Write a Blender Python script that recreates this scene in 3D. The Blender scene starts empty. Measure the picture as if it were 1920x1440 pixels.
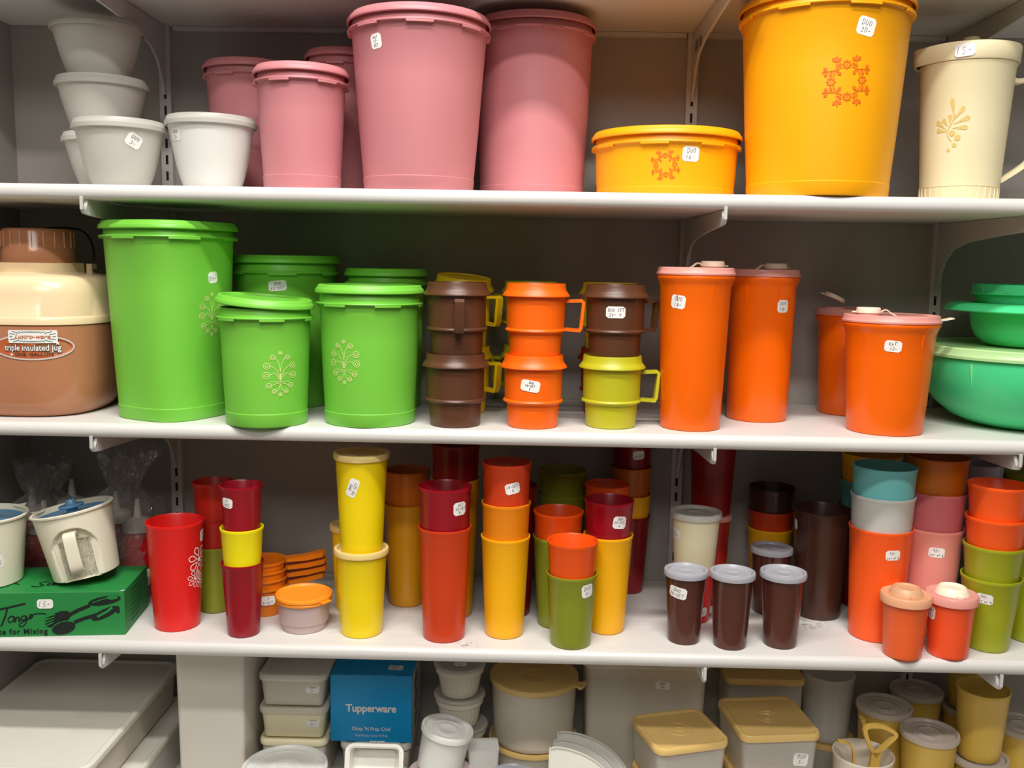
import bpy, math, random
from mathutils import Matrix, Vector, noise

# ------------------------------------------------------------------ camera, light, exposure
PI = math.pi
sc = bpy.context.scene
COL = sc.collection
EYE = Vector((0.0, -1.5404, 1.45))
PITCH, YAW, ROLL = .1283, -.0154, .0168
fw = Vector((math.sin(YAW)*math.cos(PITCH), math.cos(YAW)*math.cos(PITCH), -math.sin(PITCH)))
rt0 = fw.cross(Vector((0, 0, 1))).normalized()
up0 = rt0.cross(fw)
rt = math.cos(ROLL)*rt0 + math.sin(ROLL)*up0
up = -math.sin(ROLL)*rt0 + math.cos(ROLL)*up0
cam = bpy.data.cameras.new('camera')
camo = bpy.data.objects.new('camera', cam)
COL.objects.link(camo)
camo.matrix_world = Matrix(((rt.x, up.x, -fw.x, EYE.x), (rt.y, up.y, -fw.y, EYE.y), (rt.z, up.z, -fw.z, EYE.z), (0, 0, 0, 1)))
cam.sensor_width = 36
cam.lens = 1768.06/1920*36
sc.camera = camo

w = bpy.data.worlds.new('world')
sc.world = w
w.use_nodes = True
w.node_tree.nodes['Background'].inputs[0].default_value = (1.0, .97, .93, 1)
w.node_tree.nodes['Background'].inputs[1].default_value = .06

def overhead_lamp(name, x, y, sx, sy, power):
    l = bpy.data.lights.new(name, 'AREA')
    l.shape = 'RECTANGLE'; l.size = sx; l.size_y = sy; l.energy = power; l.color = (1.0, .965, .91)
    o = bpy.data.objects.new(name, l); COL.objects.link(o)
    o.location = (x, y, 2.75)
    return o
# two rows of fluorescent tubes on the shop ceiling, in front of the shelves
overhead_lamp('ceiling_tube_lamp', -.10, -1.05, 1.2, .12, 25)
overhead_lamp('ceiling_tube_lamp', .15, -1.72, 1.2, .12, 24)
overhead_lamp('front_fill_lamp', -.2, -2.9, 1.2, 1.2, 30)  # added soft fill from the front, brightens the lower shelves
sc.view_settings.view_transform = 'Standard'
sc.view_settings.look = 'None'
sc.view_settings.gamma = 1
sc.view_settings.use_curve_mapping = False
sc.view_settings.exposure = .42

# shelf heights (top faces)
Z0, Z1, Z2, Z3, Z4 = 1.8289, 1.5419, 1.2266, .9214, .6164
TH = .0197
DEP = .305

# ------------------------------------------------------------------ materials
def lin(c):
    c = c/255
    return c/12.92 if c <= .04045 else ((c+.055)/1.055)**2.4
def rgb(r, g, b): return (lin(r), lin(g), lin(b), 1)
MATS = {}
def new_mat(name):
    m = bpy.data.materials.new(name); m.use_nodes = True
    nt = m.node_tree
    return m, nt, nt.nodes['Principled BSDF'], nt.nodes['Material Output']
def plastic(name, col, rough=.38, trans=0, clear=0, spec=.5, bump=.015):
    m, nt, p, out = new_mat(name)
    N, L = nt.nodes, nt.links
    p.inputs['Roughness'].default_value = rough
    p.inputs['Specular IOR Level'].default_value = spec
    tc = N.new('ShaderNodeTexCoord'); no = N.new('ShaderNodeTexNoise')
    no.inputs['Scale'].default_value = 9; no.inputs['Detail'].default_value = 4
    L.new(tc.outputs['Object'], no.inputs['Vector'])
    mx = N.new('ShaderNodeMix'); mx.data_type = 'RGBA'
    c = rgb(*col)
    mx.inputs['A'].default_value = tuple(v*.94 for v in c[:3])+(1,)
    mx.inputs['B'].default_value = tuple(min(v*1.05, 1) for v in c[:3])+(1,)
    L.new(no.outputs['Fac'], mx.inputs['Factor']); L.new(mx.outputs['Result'], p.inputs['Base Color'])
    if bump:
        n2 = N.new('ShaderNodeTexNoise'); n2.inputs['Scale'].default_value = 900
        L.new(tc.outputs['Object'], n2.inputs['Vector'])
        b = N.new('ShaderNodeBump'); b.inputs['Strength'].default_value = bump*4; b.inputs['Distance'].default_value = .0004
        L.new(n2.outputs['Fac'], b.inputs['Height']); L.new(b.outputs['Normal'], p.inputs['Normal'])
    sh = p.outputs[0]
    if trans:
        t = N.new('ShaderNodeBsdfTranslucent'); L.new(mx.outputs['Result'], t.inputs['Color'])
        ms = N.new('ShaderNodeMixShader'); ms.inputs[0].default_value = trans
        L.new(sh, ms.inputs[1]); L.new(t.outputs[0], ms.inputs[2]); sh = ms.outputs[0]
    if clear:
        t = N.new('ShaderNodeBsdfTransparent'); t.inputs['Color'].default_value = tuple(min(1, .45+.6*v) for v in c[:3])+(1,)
        ms = N.new('ShaderNodeMixShader'); ms.inputs[0].default_value = clear
        L.new(sh, ms.inputs[1]); L.new(t.outputs[0], ms.inputs[2]); sh = ms.outputs[0]
    L.new(sh, out.inputs[0])
    MATS[name] = m
    return m
for nm, col, ro in [
    ('pink', (202, 128, 134), .45), ('yolk', (255, 172, 4), .42), ('almond', (232, 220, 180), .45), ('almond_mark', (214, 188, 112), .6),
    ('green', (120, 200, 66), .42), ('mug_brown', (90, 54, 34), .38), ('mug_orange', (255, 104, 6), .4), ('mug_olive', (186, 182, 30), .4),
    ('mug_yellow', (232, 190, 12), .4), ('mug_red', (150, 20, 20), .4), ('ridge_highlight', (222, 170, 132), .3), ('jug_brown', (182, 124, 90), .16), ('jug_cream', (238, 212, 172), .16),
    ('red', (228, 30, 28), .35), ('red_dull', (178, 36, 24), .36), ('crimson', (150, 10, 30), .3), ('lemon', (250, 234, 8), .35),
    ('sun_yellow', (246, 216, 8), .34), ('amber', (255, 182, 10), .35), ('tangerine', (240, 138, 14), .35), ('rust', (206, 62, 20), .35),
    ('dark_red', (128, 16, 18), .33), ('moss', (134, 142, 34), .33), ('orange_cup', (238, 84, 14), .35), ('mustard', (208, 146, 12), .36),
    ('brown_cup', (84, 44, 34), .2), ('dark_brown', (72, 42, 32), .28), ('teal', (112, 196, 196), .38), ('pale_grey', (200, 200, 194), .4),
    ('coral', (255, 92, 24), .36), ('ochre', (196, 104, 14), .36), ('mauve', (196, 102, 108), .4), ('rose', (238, 152, 140), .4),
    ('bright_olive', (160, 166, 28), .36), ('cool_grey', (156, 154, 164), .4), ('cream_cup', (240, 230, 192), .4),
    ('cream_lid', (248, 222, 140), .4), ('shaker_coral', (248, 86, 40), .33), ('shaker_orange', (240, 98, 42), .36),
    ('cream_jug', (228, 222, 200), .35), ('lid_blue', (88, 132, 168), .35), ('measure_orange', (236, 128, 16), .35), ('lid_orange', (250, 150, 40), .4),
    ('box_green', (34, 132, 62), .55), ('box_blue', (0, 156, 222), .4), ('card_white', (232, 232, 232), .5), ('white_plastic', (236, 234, 226), .35),
    ('ramekin_white', (226, 218, 200), .4), ('gold_lid', (228, 192, 120), .33), ('gold_cup', (214, 178, 78), .36), ('gold_tool', (232, 190, 92), .35),
    ('bin_white', (222, 216, 206), .25), ('sticker', (240, 238, 234), .6), ('ink', (52, 52, 78), .7), ('black_print', (14, 26, 18), .6),
    ('white_print', (242, 240, 236), .5), ('pale_print', (226, 232, 150), .5), ('orange_print', (240, 112, 10), .5), ('label_teal', (24, 84, 84), .5),
    ('silver_print', (210, 206, 200), .3), ('label_orange', (190, 96, 50), .5), ('metal_white', (200, 198, 194), .35), ('metal_dark', (60, 50, 44), .4), ('slot_dark', (22, 20, 20), .8),
    ('bottle_dark', (26, 22, 22), .2), ('paper', (226, 224, 216), .7), ('squeeze_red', (170, 18, 24), .3), ('squeeze_cap', (230, 224, 216), .4),
    ('wire_dark', (30, 26, 24), .5), ('pour_cap', (248, 232, 208), .4), ('pink_white', (232, 214, 212), .35)]:
    plastic(nm, col, ro)
for nm, col, ro, tr, cl in [
    ('frost', (240, 238, 232), .3, .30, .40), ('frost_bright', (248, 248, 244), .34, .25, .10), ('frost_lid', (222, 220, 214), .35, .35, .18),
    ('salmon_lid', (255, 186, 174), .35, .3, .06), ('peach_lid', (255, 200, 156), .35, .3, .06), ('orange_clear', (255, 108, 4), .3, .1, 0), ('aqua', (92, 240, 166), .26, .26, .05), ('aqua_lid', (205, 242, 176), .26, .2, .06),
    ('clear_pot', (240, 222, 222), .3, .3, .3), ('frost_warm', (240, 232, 216), .36, .22, .12), ('smoky_lid', (212, 212, 220), .22, .3, .22), ('seal_lid', (224, 212, 200), .25, .25, .18),
    ('frost_pale', (246, 244, 234), .35, .22, .1), ('cream_seal', (250, 226, 150), .35, .25, 0)]:
    plastic(nm, col, ro, tr, cl)

def film_mat():
    m, nt, p, out = new_mat('bag_film')
    N, L = nt.nodes, nt.links
    g = N.new('ShaderNodeBsdfGlossy'); g.inputs['Roughness'].default_value = .07
    d = N.new('ShaderNodeBsdfDiffuse'); d.inputs['Color'].default_value = (.6, .58, .56, 1)
    t = N.new('ShaderNodeBsdfTransparent')
    a = N.new('ShaderNodeMixShader'); a.inputs[0].default_value = .5
    L.new(g.outputs[0], a.inputs[1]); L.new(d.outputs[0], a.inputs[2])
    fr = N.new('ShaderNodeLayerWeight'); fr.inputs['Blend'].default_value = .25
    mr = N.new('ShaderNodeMapRange'); mr.inputs['To Min'].default_value = .20; mr.inputs['To Max'].default_value = .7
    L.new(fr.outputs['Facing'], mr.inputs['Value'])
    tc = N.new('ShaderNodeTexCoord'); nz = N.new('ShaderNodeTexNoise'); nz.inputs['Scale'].default_value = 45; nz.inputs['Detail'].default_value = 3
    L.new(tc.outputs['Object'], nz.inputs['Vector'])
    bu = N.new('ShaderNodeBump'); bu.inputs['Strength'].default_value = 1.0; bu.inputs['Distance'].default_value = .006
    L.new(nz.outputs['Fac'], bu.inputs['Height']); L.new(bu.outputs['Normal'], g.inputs['Normal']); L.new(bu.outputs['Normal'], fr.inputs['Normal'])
    b = N.new('ShaderNodeMixShader'); L.new(mr.outputs[0], b.inputs[0])
    L.new(t.outputs[0], b.inputs[1]); L.new(a.outputs[0], b.inputs[2]); L.new(b.outputs[0], out.inputs[0])
    MATS['bag_film'] = m
film_mat()

def laminate(name, base, scuff=None):
    m, nt, p, out = new_mat(name)
    N, L = nt.nodes, nt.links
    tc = N.new('ShaderNodeTexCoord'); mp = N.new('ShaderNodeMapping'); mp.inputs['Scale'].default_value = (2.2, 60, 60)
    L.new(tc.outputs['Object'], mp.inputs['Vector'])
    no = N.new('ShaderNodeTexNoise'); no.inputs['Scale'].default_value = 5; no.inputs['Detail'].default_value = 6
    L.new(mp.outputs[0], no.inputs['Vector'])
    cr = N.new('ShaderNodeValToRGB'); c = rgb(*base)
    cr.color_ramp.elements[0].position = .3; cr.color_ramp.elements[0].color = tuple(v*.9 for v in c[:3])+(1,)
    cr.color_ramp.elements[1].position = .7; cr.color_ramp.elements[1].color = c
    L.new(no.outputs['Fac'], cr.inputs['Fac'])
    col = cr.outputs['Color']
    if scuff:
        for (sx, sy, sr) in scuff:
            vm = N.new('ShaderNodeVectorMath'); vm.operation = 'DISTANCE'; vm.inputs[1].default_value = (sx, sy, 0)
            fl = N.new('ShaderNodeVectorMath'); fl.operation = 'MULTIPLY'; fl.inputs[1].default_value = (1, 1.3, 0)
            vm.inputs[1].default_value = (sx, sy*1.3, 0)
            L.new(tc.outputs['Object'], fl.inputs[0]); L.new(fl.outputs[0], vm.inputs[0])
            n3 = N.new('ShaderNodeTexNoise'); n3.inputs['Scale'].default_value = 160; n3.inputs['Detail'].default_value = 3
            L.new(tc.outputs['Object'], n3.inputs['Vector'])
            gt = N.new('ShaderNodeMapRange'); gt.inputs['From Min'].default_value = sr; gt.inputs['From Max'].default_value = sr*.3
            L.new(vm.outputs['Value'], gt.inputs['Value'])
            st = N.new('ShaderNodeMapRange'); st.inputs['From Min'].default_value = .5; st.inputs['From Max'].default_value = .62
            L.new(n3.outputs['Fac'], st.inputs['Value'])
            mu = N.new('ShaderNodeMath'); mu.operation = 'MULTIPLY'; L.new(gt.outputs[0], mu.inputs[0]); L.new(st.outputs[0], mu.inputs[1])
            mx = N.new('ShaderNodeMix'); mx.data_type = 'RGBA'; mx.inputs['B'].default_value = rgb(158, 152, 146)
            L.new(mu.outputs[0], mx.inputs['Factor']); L.new(col, mx.inputs['A']); col = mx.outputs['Result']
    L.new(col, p.inputs['Base Color'])
    p.inputs['Roughness'].default_value = .34
    MATS[name] = m
laminate('laminate', (220, 217, 213))
laminate('laminate_scuffed', (218, 215, 211), [(.43, -.18, .035), (-.075, -.285, .02)])

def paint(name, col):
    m, nt, p, out = new_mat(name)
    N, L = nt.nodes, nt.links
    tc = N.new('ShaderNodeTexCoord'); no = N.new('ShaderNodeTexNoise'); no.inputs['Scale'].default_value = 7; no.inputs['Detail'].default_value = 8
    L.new(tc.outputs['Object'], no.inputs['Vector'])
    mx = N.new('ShaderNodeMix'); mx.data_type = 'RGBA'; c = rgb(*col)
    mx.inputs['A'].default_value = tuple(v*.9 for v in c[:3])+(1,); mx.inputs['B'].default_value = c
    L.new(no.outputs['Fac'], mx.inputs['Factor']); L.new(mx.outputs['Result'], p.inputs['Base Color'])
    p.inputs['Roughness'].default_value = .8
    n2 = N.new('ShaderNodeTexNoise'); n2.inputs['Scale'].default_value = 260
    L.new(tc.outputs['Object'], n2.inputs['Vector'])
    b = N.new('ShaderNodeBump'); b.inputs['Strength'].default_value = .12; b.inputs['Distance'].default_value = .002
    L.new(n2.outputs['Fac'], b.inputs['Height']); L.new(b.outputs['Normal'], p.inputs['Normal'])
    MATS[name] = m
paint('wall_paint', (168, 162, 156))
paint('floor_vinyl', (150, 140, 126))

# ------------------------------------------------------------------ mesh helpers
def mesh(name, shells, mat, parent=None, mtx=None, angle=38, flat=False):
    """shells: list of (verts, faces) joined into one mesh object"""
    V, Fc = [], []
    for v, f in shells:
        k = len(V); V += [tuple(p) for p in v]; Fc += [tuple(i+k for i in q) for q in f]
    me = bpy.data.meshes.new(name)
    me.from_pydata(V, [], Fc)
    me.materials.append(MATS[mat])
    if mtx is not None: me.transform(mtx)
    me.validate()
    if not flat:
        me.shade_smooth(); me.set_sharp_from_angle(angle=math.radians(angle))
    o = bpy.data.objects.new(name, me); COL.objects.link(o)
    if parent: o.parent = parent
    return o
def tag(o, label, cat, group=None, kind=None):
    o['label'] = label; o['category'] = cat
    if group: o['group'] = group
    if kind: o['kind'] = kind
    return o
def thing(name, label, cat, loc, rz=0, group=None, tilt=None):
    o = bpy.data.objects.new(name, None); COL.objects.link(o)
    o.empty_display_size = .02
    o.location = loc; o.rotation_euler = (tilt[0] if tilt else 0, tilt[1] if tilt else 0, rz)
    return tag(o, label, cat, group)
def struct(name, shells, mat, parent=None, **k):
    o = mesh(name, shells, mat, parent, **k); o['kind'] = 'structure'; return o

def round_sec(t): return 1.0
def super_sec(n, rot=0):
    return lambda t: (abs(math.cos(t-rot))**n+abs(math.sin(t-rot))**n)**(-1/n)
def oval_sec(k, rot=0):      # long axis 1, short axis k
    return lambda t: 1/math.sqrt(math.cos(t-rot)**2+(math.sin(t-rot)/k)**2)
def lathe(prof, n=56, sec=round_sec, cx=0, cy=0):
    V, Fc, rows = [], [], []
    ms = [sec(2*PI*i/n) for i in range(n)]
    for r, z in prof:
        if r <= 1e-6:
            rows.append([len(V)]); V.append((cx, cy, z))
        else:
            rows.append(list(range(len(V), len(V)+n)))
            for i in range(n):
                a = 2*PI*i/n; V.append((cx+r*ms[i]*math.cos(a), cy+r*ms[i]*math.sin(a), z))
    for a, b in zip(rows, rows[1:]):
        if len(a) == 1 and len(b) == 1: continue
        for i in range(n):
            j = (i+1) % n
            if len(a) == 1: Fc.append((a[0], b[j], b[i]))
            elif len(b) == 1: Fc.append((a[i], a[j], b[0]))
            else: Fc.append((a[i], a[j], b[j], b[i]))
    return V, Fc
def arc_ring(r0, r1, z0, z1, a0, a1, n=14, sec=round_sec):
    """a solid arc of a ring, for tabs on a rim"""
    V, Fc = [], []
    for i in range(n+1):
        a = a0+(a1-a0)*i/n; m = sec(a)
        for r, z in ((r0, z0), (r1, z0), (r1, z1), (r0, z1)):
            V.append((r*m*math.cos(a), r*m*math.sin(a), z))
    for i in range(n):
        for k in range(4):
            Fc.append((4*i+k, 4*i+(k+1) % 4, 4*(i+1)+(k+1) % 4, 4*(i+1)+k))
    Fc.append((3, 2, 1, 0)); Fc.append((4*n, 4*n+1, 4*n+2, 4*n+3))
    return V, Fc
def box(x0, x1, y0, y1, z0, z1):
    V = [(x, y, z) for z in (z0, z1) for y in (y0, y1) for x in (x0, x1)]
    return V, [(0, 2, 3, 1), (4, 5, 7, 6), (0, 1, 5, 4), (2, 6, 7, 3), (0, 4, 6, 2), (1, 3, 7, 5)]
def rr_sweep(prof, a, b, c, k=6):
    """rounded rectangle half sizes a,b corner c swept up a profile of (offset, z), closed at both ends"""
    V, Fc = [], []; n = 4*(k+1)
    for off, z in prof:
        A, B, C = a+off, b+off, max(c+off, .0006)
        for q, (sx, sy) in enumerate(((1, 1), (-1, 1), (-1, -1), (1, -1))):
            for i in range(k+1):
                t = q*PI/2+PI/2*i/k
                V.append((sx*(A-C)+C*math.cos(t), sy*(B-C)+C*math.sin(t), z))
    for r in range(len(prof)-1):
        for i in range(n):
            j = (i+1) % n
            Fc.append((r*n+i, r*n+j, (r+1)*n+j, (r+1)*n+i))
    Fc.append(tuple(range(n-1, -1, -1))); Fc.append(tuple(range((len(prof)-1)*n, len(prof)*n)))
    return V, Fc
def tube(pts, r, n=8, closed=False):
    P = [Vector(p) for p in pts]; V, Fc = [], []; m = len(P)
    ref = Vector((0, 0, 1))
    for i in range(m):
        d = (P[(i+1) % m]-P[i-1]) if closed or 0 < i < m-1 else (P[1]-P[0] if i == 0 else P[-1]-P[-2])
        d.normalize()
        if abs(d.dot(ref)) > .95: ref = Vector((1, 0, 0)) if abs(d.x) < .9 else Vector((0, 1, 0))
        a = d.cross(ref).normalized(); b = d.cross(a)
        ref = a.cross(d) if False else ref
        for k in range(n):
            t = 2*PI*k/n; V.append(P[i]+r*(math.cos(t)*a+math.sin(t)*b))
    for i in range(m if closed else m-1):
        j = (i+1) % m
        for k in range(n):
            Fc.append((i*n+k, i*n+(k+1) % n, j*n+(k+1) % n, j*n+k))
    if not closed:
        Fc.append(tuple(range(n))); Fc.append(tuple(range((m-1)*n+n-1, (m-1)*n-1, -1)))
    return V, Fc
def strap(path, width, thick, closed=False):
    """a flat strap following path [(x,z)] in the XZ plane, width along Y"""
    P = [Vector((p[0], p[1])) for p in path]; m = len(P); V, Fc = [], []
    for i in range(m):
        d0 = (P[i]-P[i-1]) if (i > 0 or closed) else P[1]-P[0]
        d1 = (P[(i+1) % m]-P[i]) if (i < m-1 or closed) else P[-1]-P[-2]
        d0.normalize(); d1.normalize()
        n0 = Vector((-d0.y, d0.x)); n1 = Vector((-d1.y, d1.x)); nn = (n0+n1)
        nn = nn/max(nn.dot(n0), .35) if nn.length > 1e-6 else n0
        for s, y in ((1, -1), (1, 1), (-1, 1), (-1, -1)):
            q = P[i]+nn*s*thick/2; V.append((q.x, y*width/2, q.y))
    for i in range(m if closed else m-1):
        j = (i+1) % m
        for k in range(4):
            Fc.append((4*i+k, 4*j+k, 4*j+(k+1) % 4, 4*i+(k+1) % 4))
    if not closed:
        Fc.append((0, 1, 2, 3)); Fc.append((4*m-1, 4*m-2, 4*m-3, 4*m-4))
    return V, Fc
def smooth_path(pts, n=8):
    """Catmull-Rom through 2D/3D points"""
    P = [Vector(p) for p in pts]; out = []
    for i in range(len(P)-1):
        p0 = P[max(i-1, 0)]; p1 = P[i]; p2 = P[i+1]; p3 = P[min(i+2, len(P)-1)]
        for k in range(n):
            t = k/n
            out.append(.5*((2*p1)+(p2-p0)*t+(2*p0-5*p1+4*p2-p3)*t*t+(3*p1-p0-3*p2+p3)*t**3))
    out.append(P[-1]); return out

# ------------------------------------------------------------------ print laid on surfaces
def toward(x, y): return math.atan2(EYE.y-y, EYE.x-x)
def on_round(rfun, phi, zc, rot=0, sec=round_sec):
    cr, sr = math.cos(rot), math.sin(rot)
    def f(a, b, o=.0005):
        a, b = a*cr-b*sr, a*sr+b*cr
        z = zc+b; R = rfun(z)*sec(phi); t = phi+a/R
        q = rfun(z)*sec(t)+o
        return (q*math.cos(t), q*math.sin(t), z)
    return f
def on_plane(o0, ex, ey, rot=0):
    o0, ex, ey = Vector(o0), Vector(ex).normalized(), Vector(ey).normalized(); n = ex.cross(ey)
    cr, sr = math.cos(rot), math.sin(rot)
    def f(a, b, o=.0005):
        a, b = a*cr-b*sr, a*sr+b*cr
        return tuple(o0+ex*a+ey*b+n*o)
    return f
def patch(f, w, h, c=.003, nx=10, ny=6, off=.0003):
    """rounded rectangle sheet"""
    V, Fc = [], []
    for j in range(ny+1):
        b = -h/2+h*j/ny
        d = min(j, ny-j)*h/ny
        ins = 0 if d >= c else c-math.sqrt(max(c*c-(c-d)**2, 0))
        for i in range(nx+1):
            a = (-w/2+ins)+(w-2*ins)*i/nx
            V.append(f(a, b, off))
    for j in range(ny):
        for i in range(nx):
            k = j*(nx+1)+i; Fc.append((k, k+1, k+nx+2, k+nx+1))
    return V, Fc
def ribbon(f, pts, wd, off=.0005, closed=False):
    pts = [Vector((p[0], p[1])) for p in pts]
    if closed: pts = pts+[pts[0]]
    dense = [pts[0]]
    for a, b in zip(pts, pts[1:]):
        n = max(1, int((b-a).length/.003))
        dense += [a+(b-a)*(i+1)/n for i in range(n)]
    V, Fc = [], []
    for i, p in enumerate(dense):
        d = dense[min(i+1, len(dense)-1)]-dense[max(i-1, 0)]
        if closed and i in (0, len(dense)-1): d = dense[1]-dense[-2]
        if d.length < 1e-9: d = Vector((1, 0))
        d.normalize(); nn = Vector((-d.y, d.x))*wd/2
        V.append(f(p.x+nn.x, p.y+nn.y, off)); V.append(f(p.x-nn.x, p.y-nn.y, off))
    for i in range(len(dense)-1):
        Fc.append((2*i+1, 2*i+3, 2*i+2, 2*i))
    return V, Fc
def blob(f, pts, off=.0005):
    """filled convex-ish outline as a fan round its centre"""
    c = (sum(p[0] for p in pts)/len(pts), sum(p[1] for p in pts)/len(pts))
    V = [f(c[0], c[1], off)]+[f(p[0], p[1], off) for p in pts]; n = len(pts)
    return V, [(0, 1+i, 1+(i+1) % n) for i in range(n)]
def circ(cx, cy, r, n=18, k=1, rot=0):
    out = []
    for i in range(n):
        t = 2*PI*i/n; x, y = r*math.cos(t), r*k*math.sin(t)
        out.append((cx+x*math.cos(rot)-y*math.sin(rot), cy+x*math.sin(rot)+y*math.cos(rot)))
    return out
def petal(cx, cy, ang, l, wd, n=9, tip=.65):
    """teardrop from (cx,cy) along ang"""
    pts = []
    for i in range(n+1):
        t = i/n; pts.append((l*t, wd*math.sin(PI*t**(1/tip if tip < 1 else tip))**.8*.5 if 0 < t < 1 else 0))
    pts = pts+[(a, -b) for a, b in pts[-2:0:-1]]
    ca, sa = math.cos(ang), math.sin(ang)
    return [(cx+a*ca-b*sa, cy+a*sa+b*ca) for a, b in pts]

def drop(cx, cy, ang, l, wd, n=8):
    """club-shaped leaf: thin stem end at (cx,cy), round far end"""
    pts = [(l*.8*i/n, wd*.5*(i/n)**1.5) for i in range(n+1)]
    pts += [(l*.8+l*.2*math.sin(PI/2*i/5), wd*.5*math.cos(PI/2*i/5)) for i in range(1, 6)]
    pts = pts+[(a, -b) for a, b in pts[-2:0:-1]]
    ca, sa = math.cos(ang), math.sin(ang)
    return [(cx+a*ca-b*sa, cy+a*sa+b*ca) for a, b in pts]
GL = {  # pen strokes of hand-written characters on a 1 x 1.4 grid
 'D': [[(.1, 0), (.1, 1.3), (.5, 1.3), (.85, .95), (.85, .4), (.5, 0), (.1, 0)]], 'U': [[(.1, 1.3), (.12, .4), (.4, 0), (.7, .2), (.8, 1.3)]],
 'O': [[(.5, 1.3), (.15, 1), (.12, .4), (.45, 0), (.8, .35), (.8, 1), (.5, 1.3)]], 'K': [[(.1, 0), (.1, 1.3)], [(.75, 1.3), (.15, .6), (.8, 0)]],
 'A': [[(0, 0), (.45, 1.3), (.85, 0)], [(.18, .45), (.7, .5)]], 'T': [[(0, 1.3), (.95, 1.3)], [(.5, 1.3), (.45, 0)]],
 'S': [[(.8, 1.15), (.45, 1.3), (.15, 1.05), (.4, .7), (.75, .4), (.5, .02), (.1, .2)]], 'E': [[(.8, 1.3), (.15, 1.3), (.15, 0), (.8, 0)], [(.15, .7), (.65, .7)]],
 'N': [[(.1, 0), (.12, 1.3), (.75, 0), (.8, 1.3)]], 'X': [[(.1, 1.3), (.8, 0)], [(.8, 1.3), (.1, 0)]],
 '0': [[(.45, 1.3), (.12, 1), (.12, .35), (.45, 0), (.78, .35), (.78, 1), (.45, 1.3)]], '1': [[(.5, 1.3), (.35, 0)]], '2': [[(.1, 1.05), (.4, 1.3), (.75, 1.05), (.6, .6), (.1, .05), (.9, .05)]],
 '3': [[(.1, 1.2), (.5, 1.3), (.75, 1.05), (.4, .72), (.8, .4), (.5, 0), (.1, .12)]], '4': [[(.2, 1.3), (.1, .6), (.8, .65)], [(.7, 1.2), (.6, 0)]], '5': [[(.85, 1.3), (.3, 1.3), (.2, .75), (.6, .8), (.75, .4), (.45, 0), (.1, .1)]],
 '6': [[(.7, 1.3), (.25, .8), (.15, .3), (.45, 0), (.75, .3), (.5, .6), (.18, .4)]], '7': [[(.1, 1.3), (.8, 1.3), (.35, 0)]], '8': [[(.5, .7), (.2, 1), (.5, 1.3), (.75, 1), (.2, .3), (.5, 0), (.8, .3), (.5, .7)]],
 '9': [[(.75, 1), (.4, 1.3), (.15, 1), (.4, .7), (.75, 1), (.65, 0)]], '-': [[(.1, .6), (.75, .68)]], '/': [[(.1, 0), (.7, 1.3)]],
 's': [[(.7, .75), (.4, .85), (.3, .6), (.65, .3), (.45, 0), (.15, .1)]], 'e': [[(.2, .45), (.7, .5), (.5, .85), (.2, .6), (.25, .1), (.7, .1)]], 't': [[(.45, 1.2), (.4, .1), (.65, 0)], [(.15, .8), (.75, .85)]],
 'o': [[(.45, .85), (.15, .55), (.3, .05), (.65, .2), (.65, .7), (.45, .85)]], 'f': [[(.7, 1.25), (.45, 1.2), (.35, 0)], [(.15, .7), (.65, .75)]]}
def scrawl(f, lines, w, h, pen=.00055):
    sh = []; rnd = random.Random(str(lines))
    nl = len(lines); lh = h*.84/nl
    for k, ln in enumerate(lines):
        n = max(len(ln), 3)
        gh = min(lh*.72/1.4, w*.8/n/.95); gw = gh*1.0
        x = -min(n, len(ln))*gw*.5+rnd.uniform(-.05, .05)*w
        y = h*.42-(k+1)*lh+lh*.16
        for ch in ln:
            dy = rnd.uniform(-.1, .1)*gh
            for st in GL.get(ch, []):
                sh.append(ribbon(f, [(x+p[0]*gw*.85+p[1]*gw*.12, y+dy+p[1]*gh) for p in st], pen, off=.0005))
            x += gw
    return sh
def sticker(parent, f, lines, w=.026, h=.018, label=None):
    o = mesh('price_sticker', [patch(f, w, h)], 'sticker', parent, flat=True)
    if label: o['label'] = label
    mesh('handwriting', scrawl(f, lines, w, h), 'ink', o, flat=True)
    return o
_dg = []
def type_set(text, size, f, bold=0, shear=0, off=.0009, sx=1, space=1):
    """set type with the built-in font, centred, as flat print on the surface f"""
    cu = bpy.data.curves.new('t', 'FONT'); cu.body = text; cu.size = size; cu.align_x = 'CENTER'; cu.align_y = 'CENTER'
    cu.offset = bold; cu.shear = shear; cu.resolution_u = 3; cu.space_character = space
    ob = bpy.data.objects.new('t', cu); COL.objects.link(ob)
    me = bpy.data.meshes.new_from_object(ob.evaluated_get(bpy.context.evaluated_depsgraph_get()))
    V = [f(v.co.x*sx, v.co.y, off) for v in me.vertices]; Fc = [tuple(p.vertices) for p in me.polygons]
    bpy.data.objects.remove(ob); bpy.data.curves.remove(cu); bpy.data.meshes.remove(me)
    return V, Fc

# ------------------------------------------------------------------ the setting
XC = -.828
SX0 = .251
struct('wall_back', [box(XC-.1, 1.9, 0, .1, 0, 2.75)], 'wall_paint', flat=True)
struct('wall_left', [box(XC-.1, XC, -.5, 0, 0, 2.75)], 'wall_paint', flat=True)
struct('floor', [box(-2.5, 2.5, -4, .1, -.05, 0)], 'floor_vinyl', flat=True)

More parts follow.
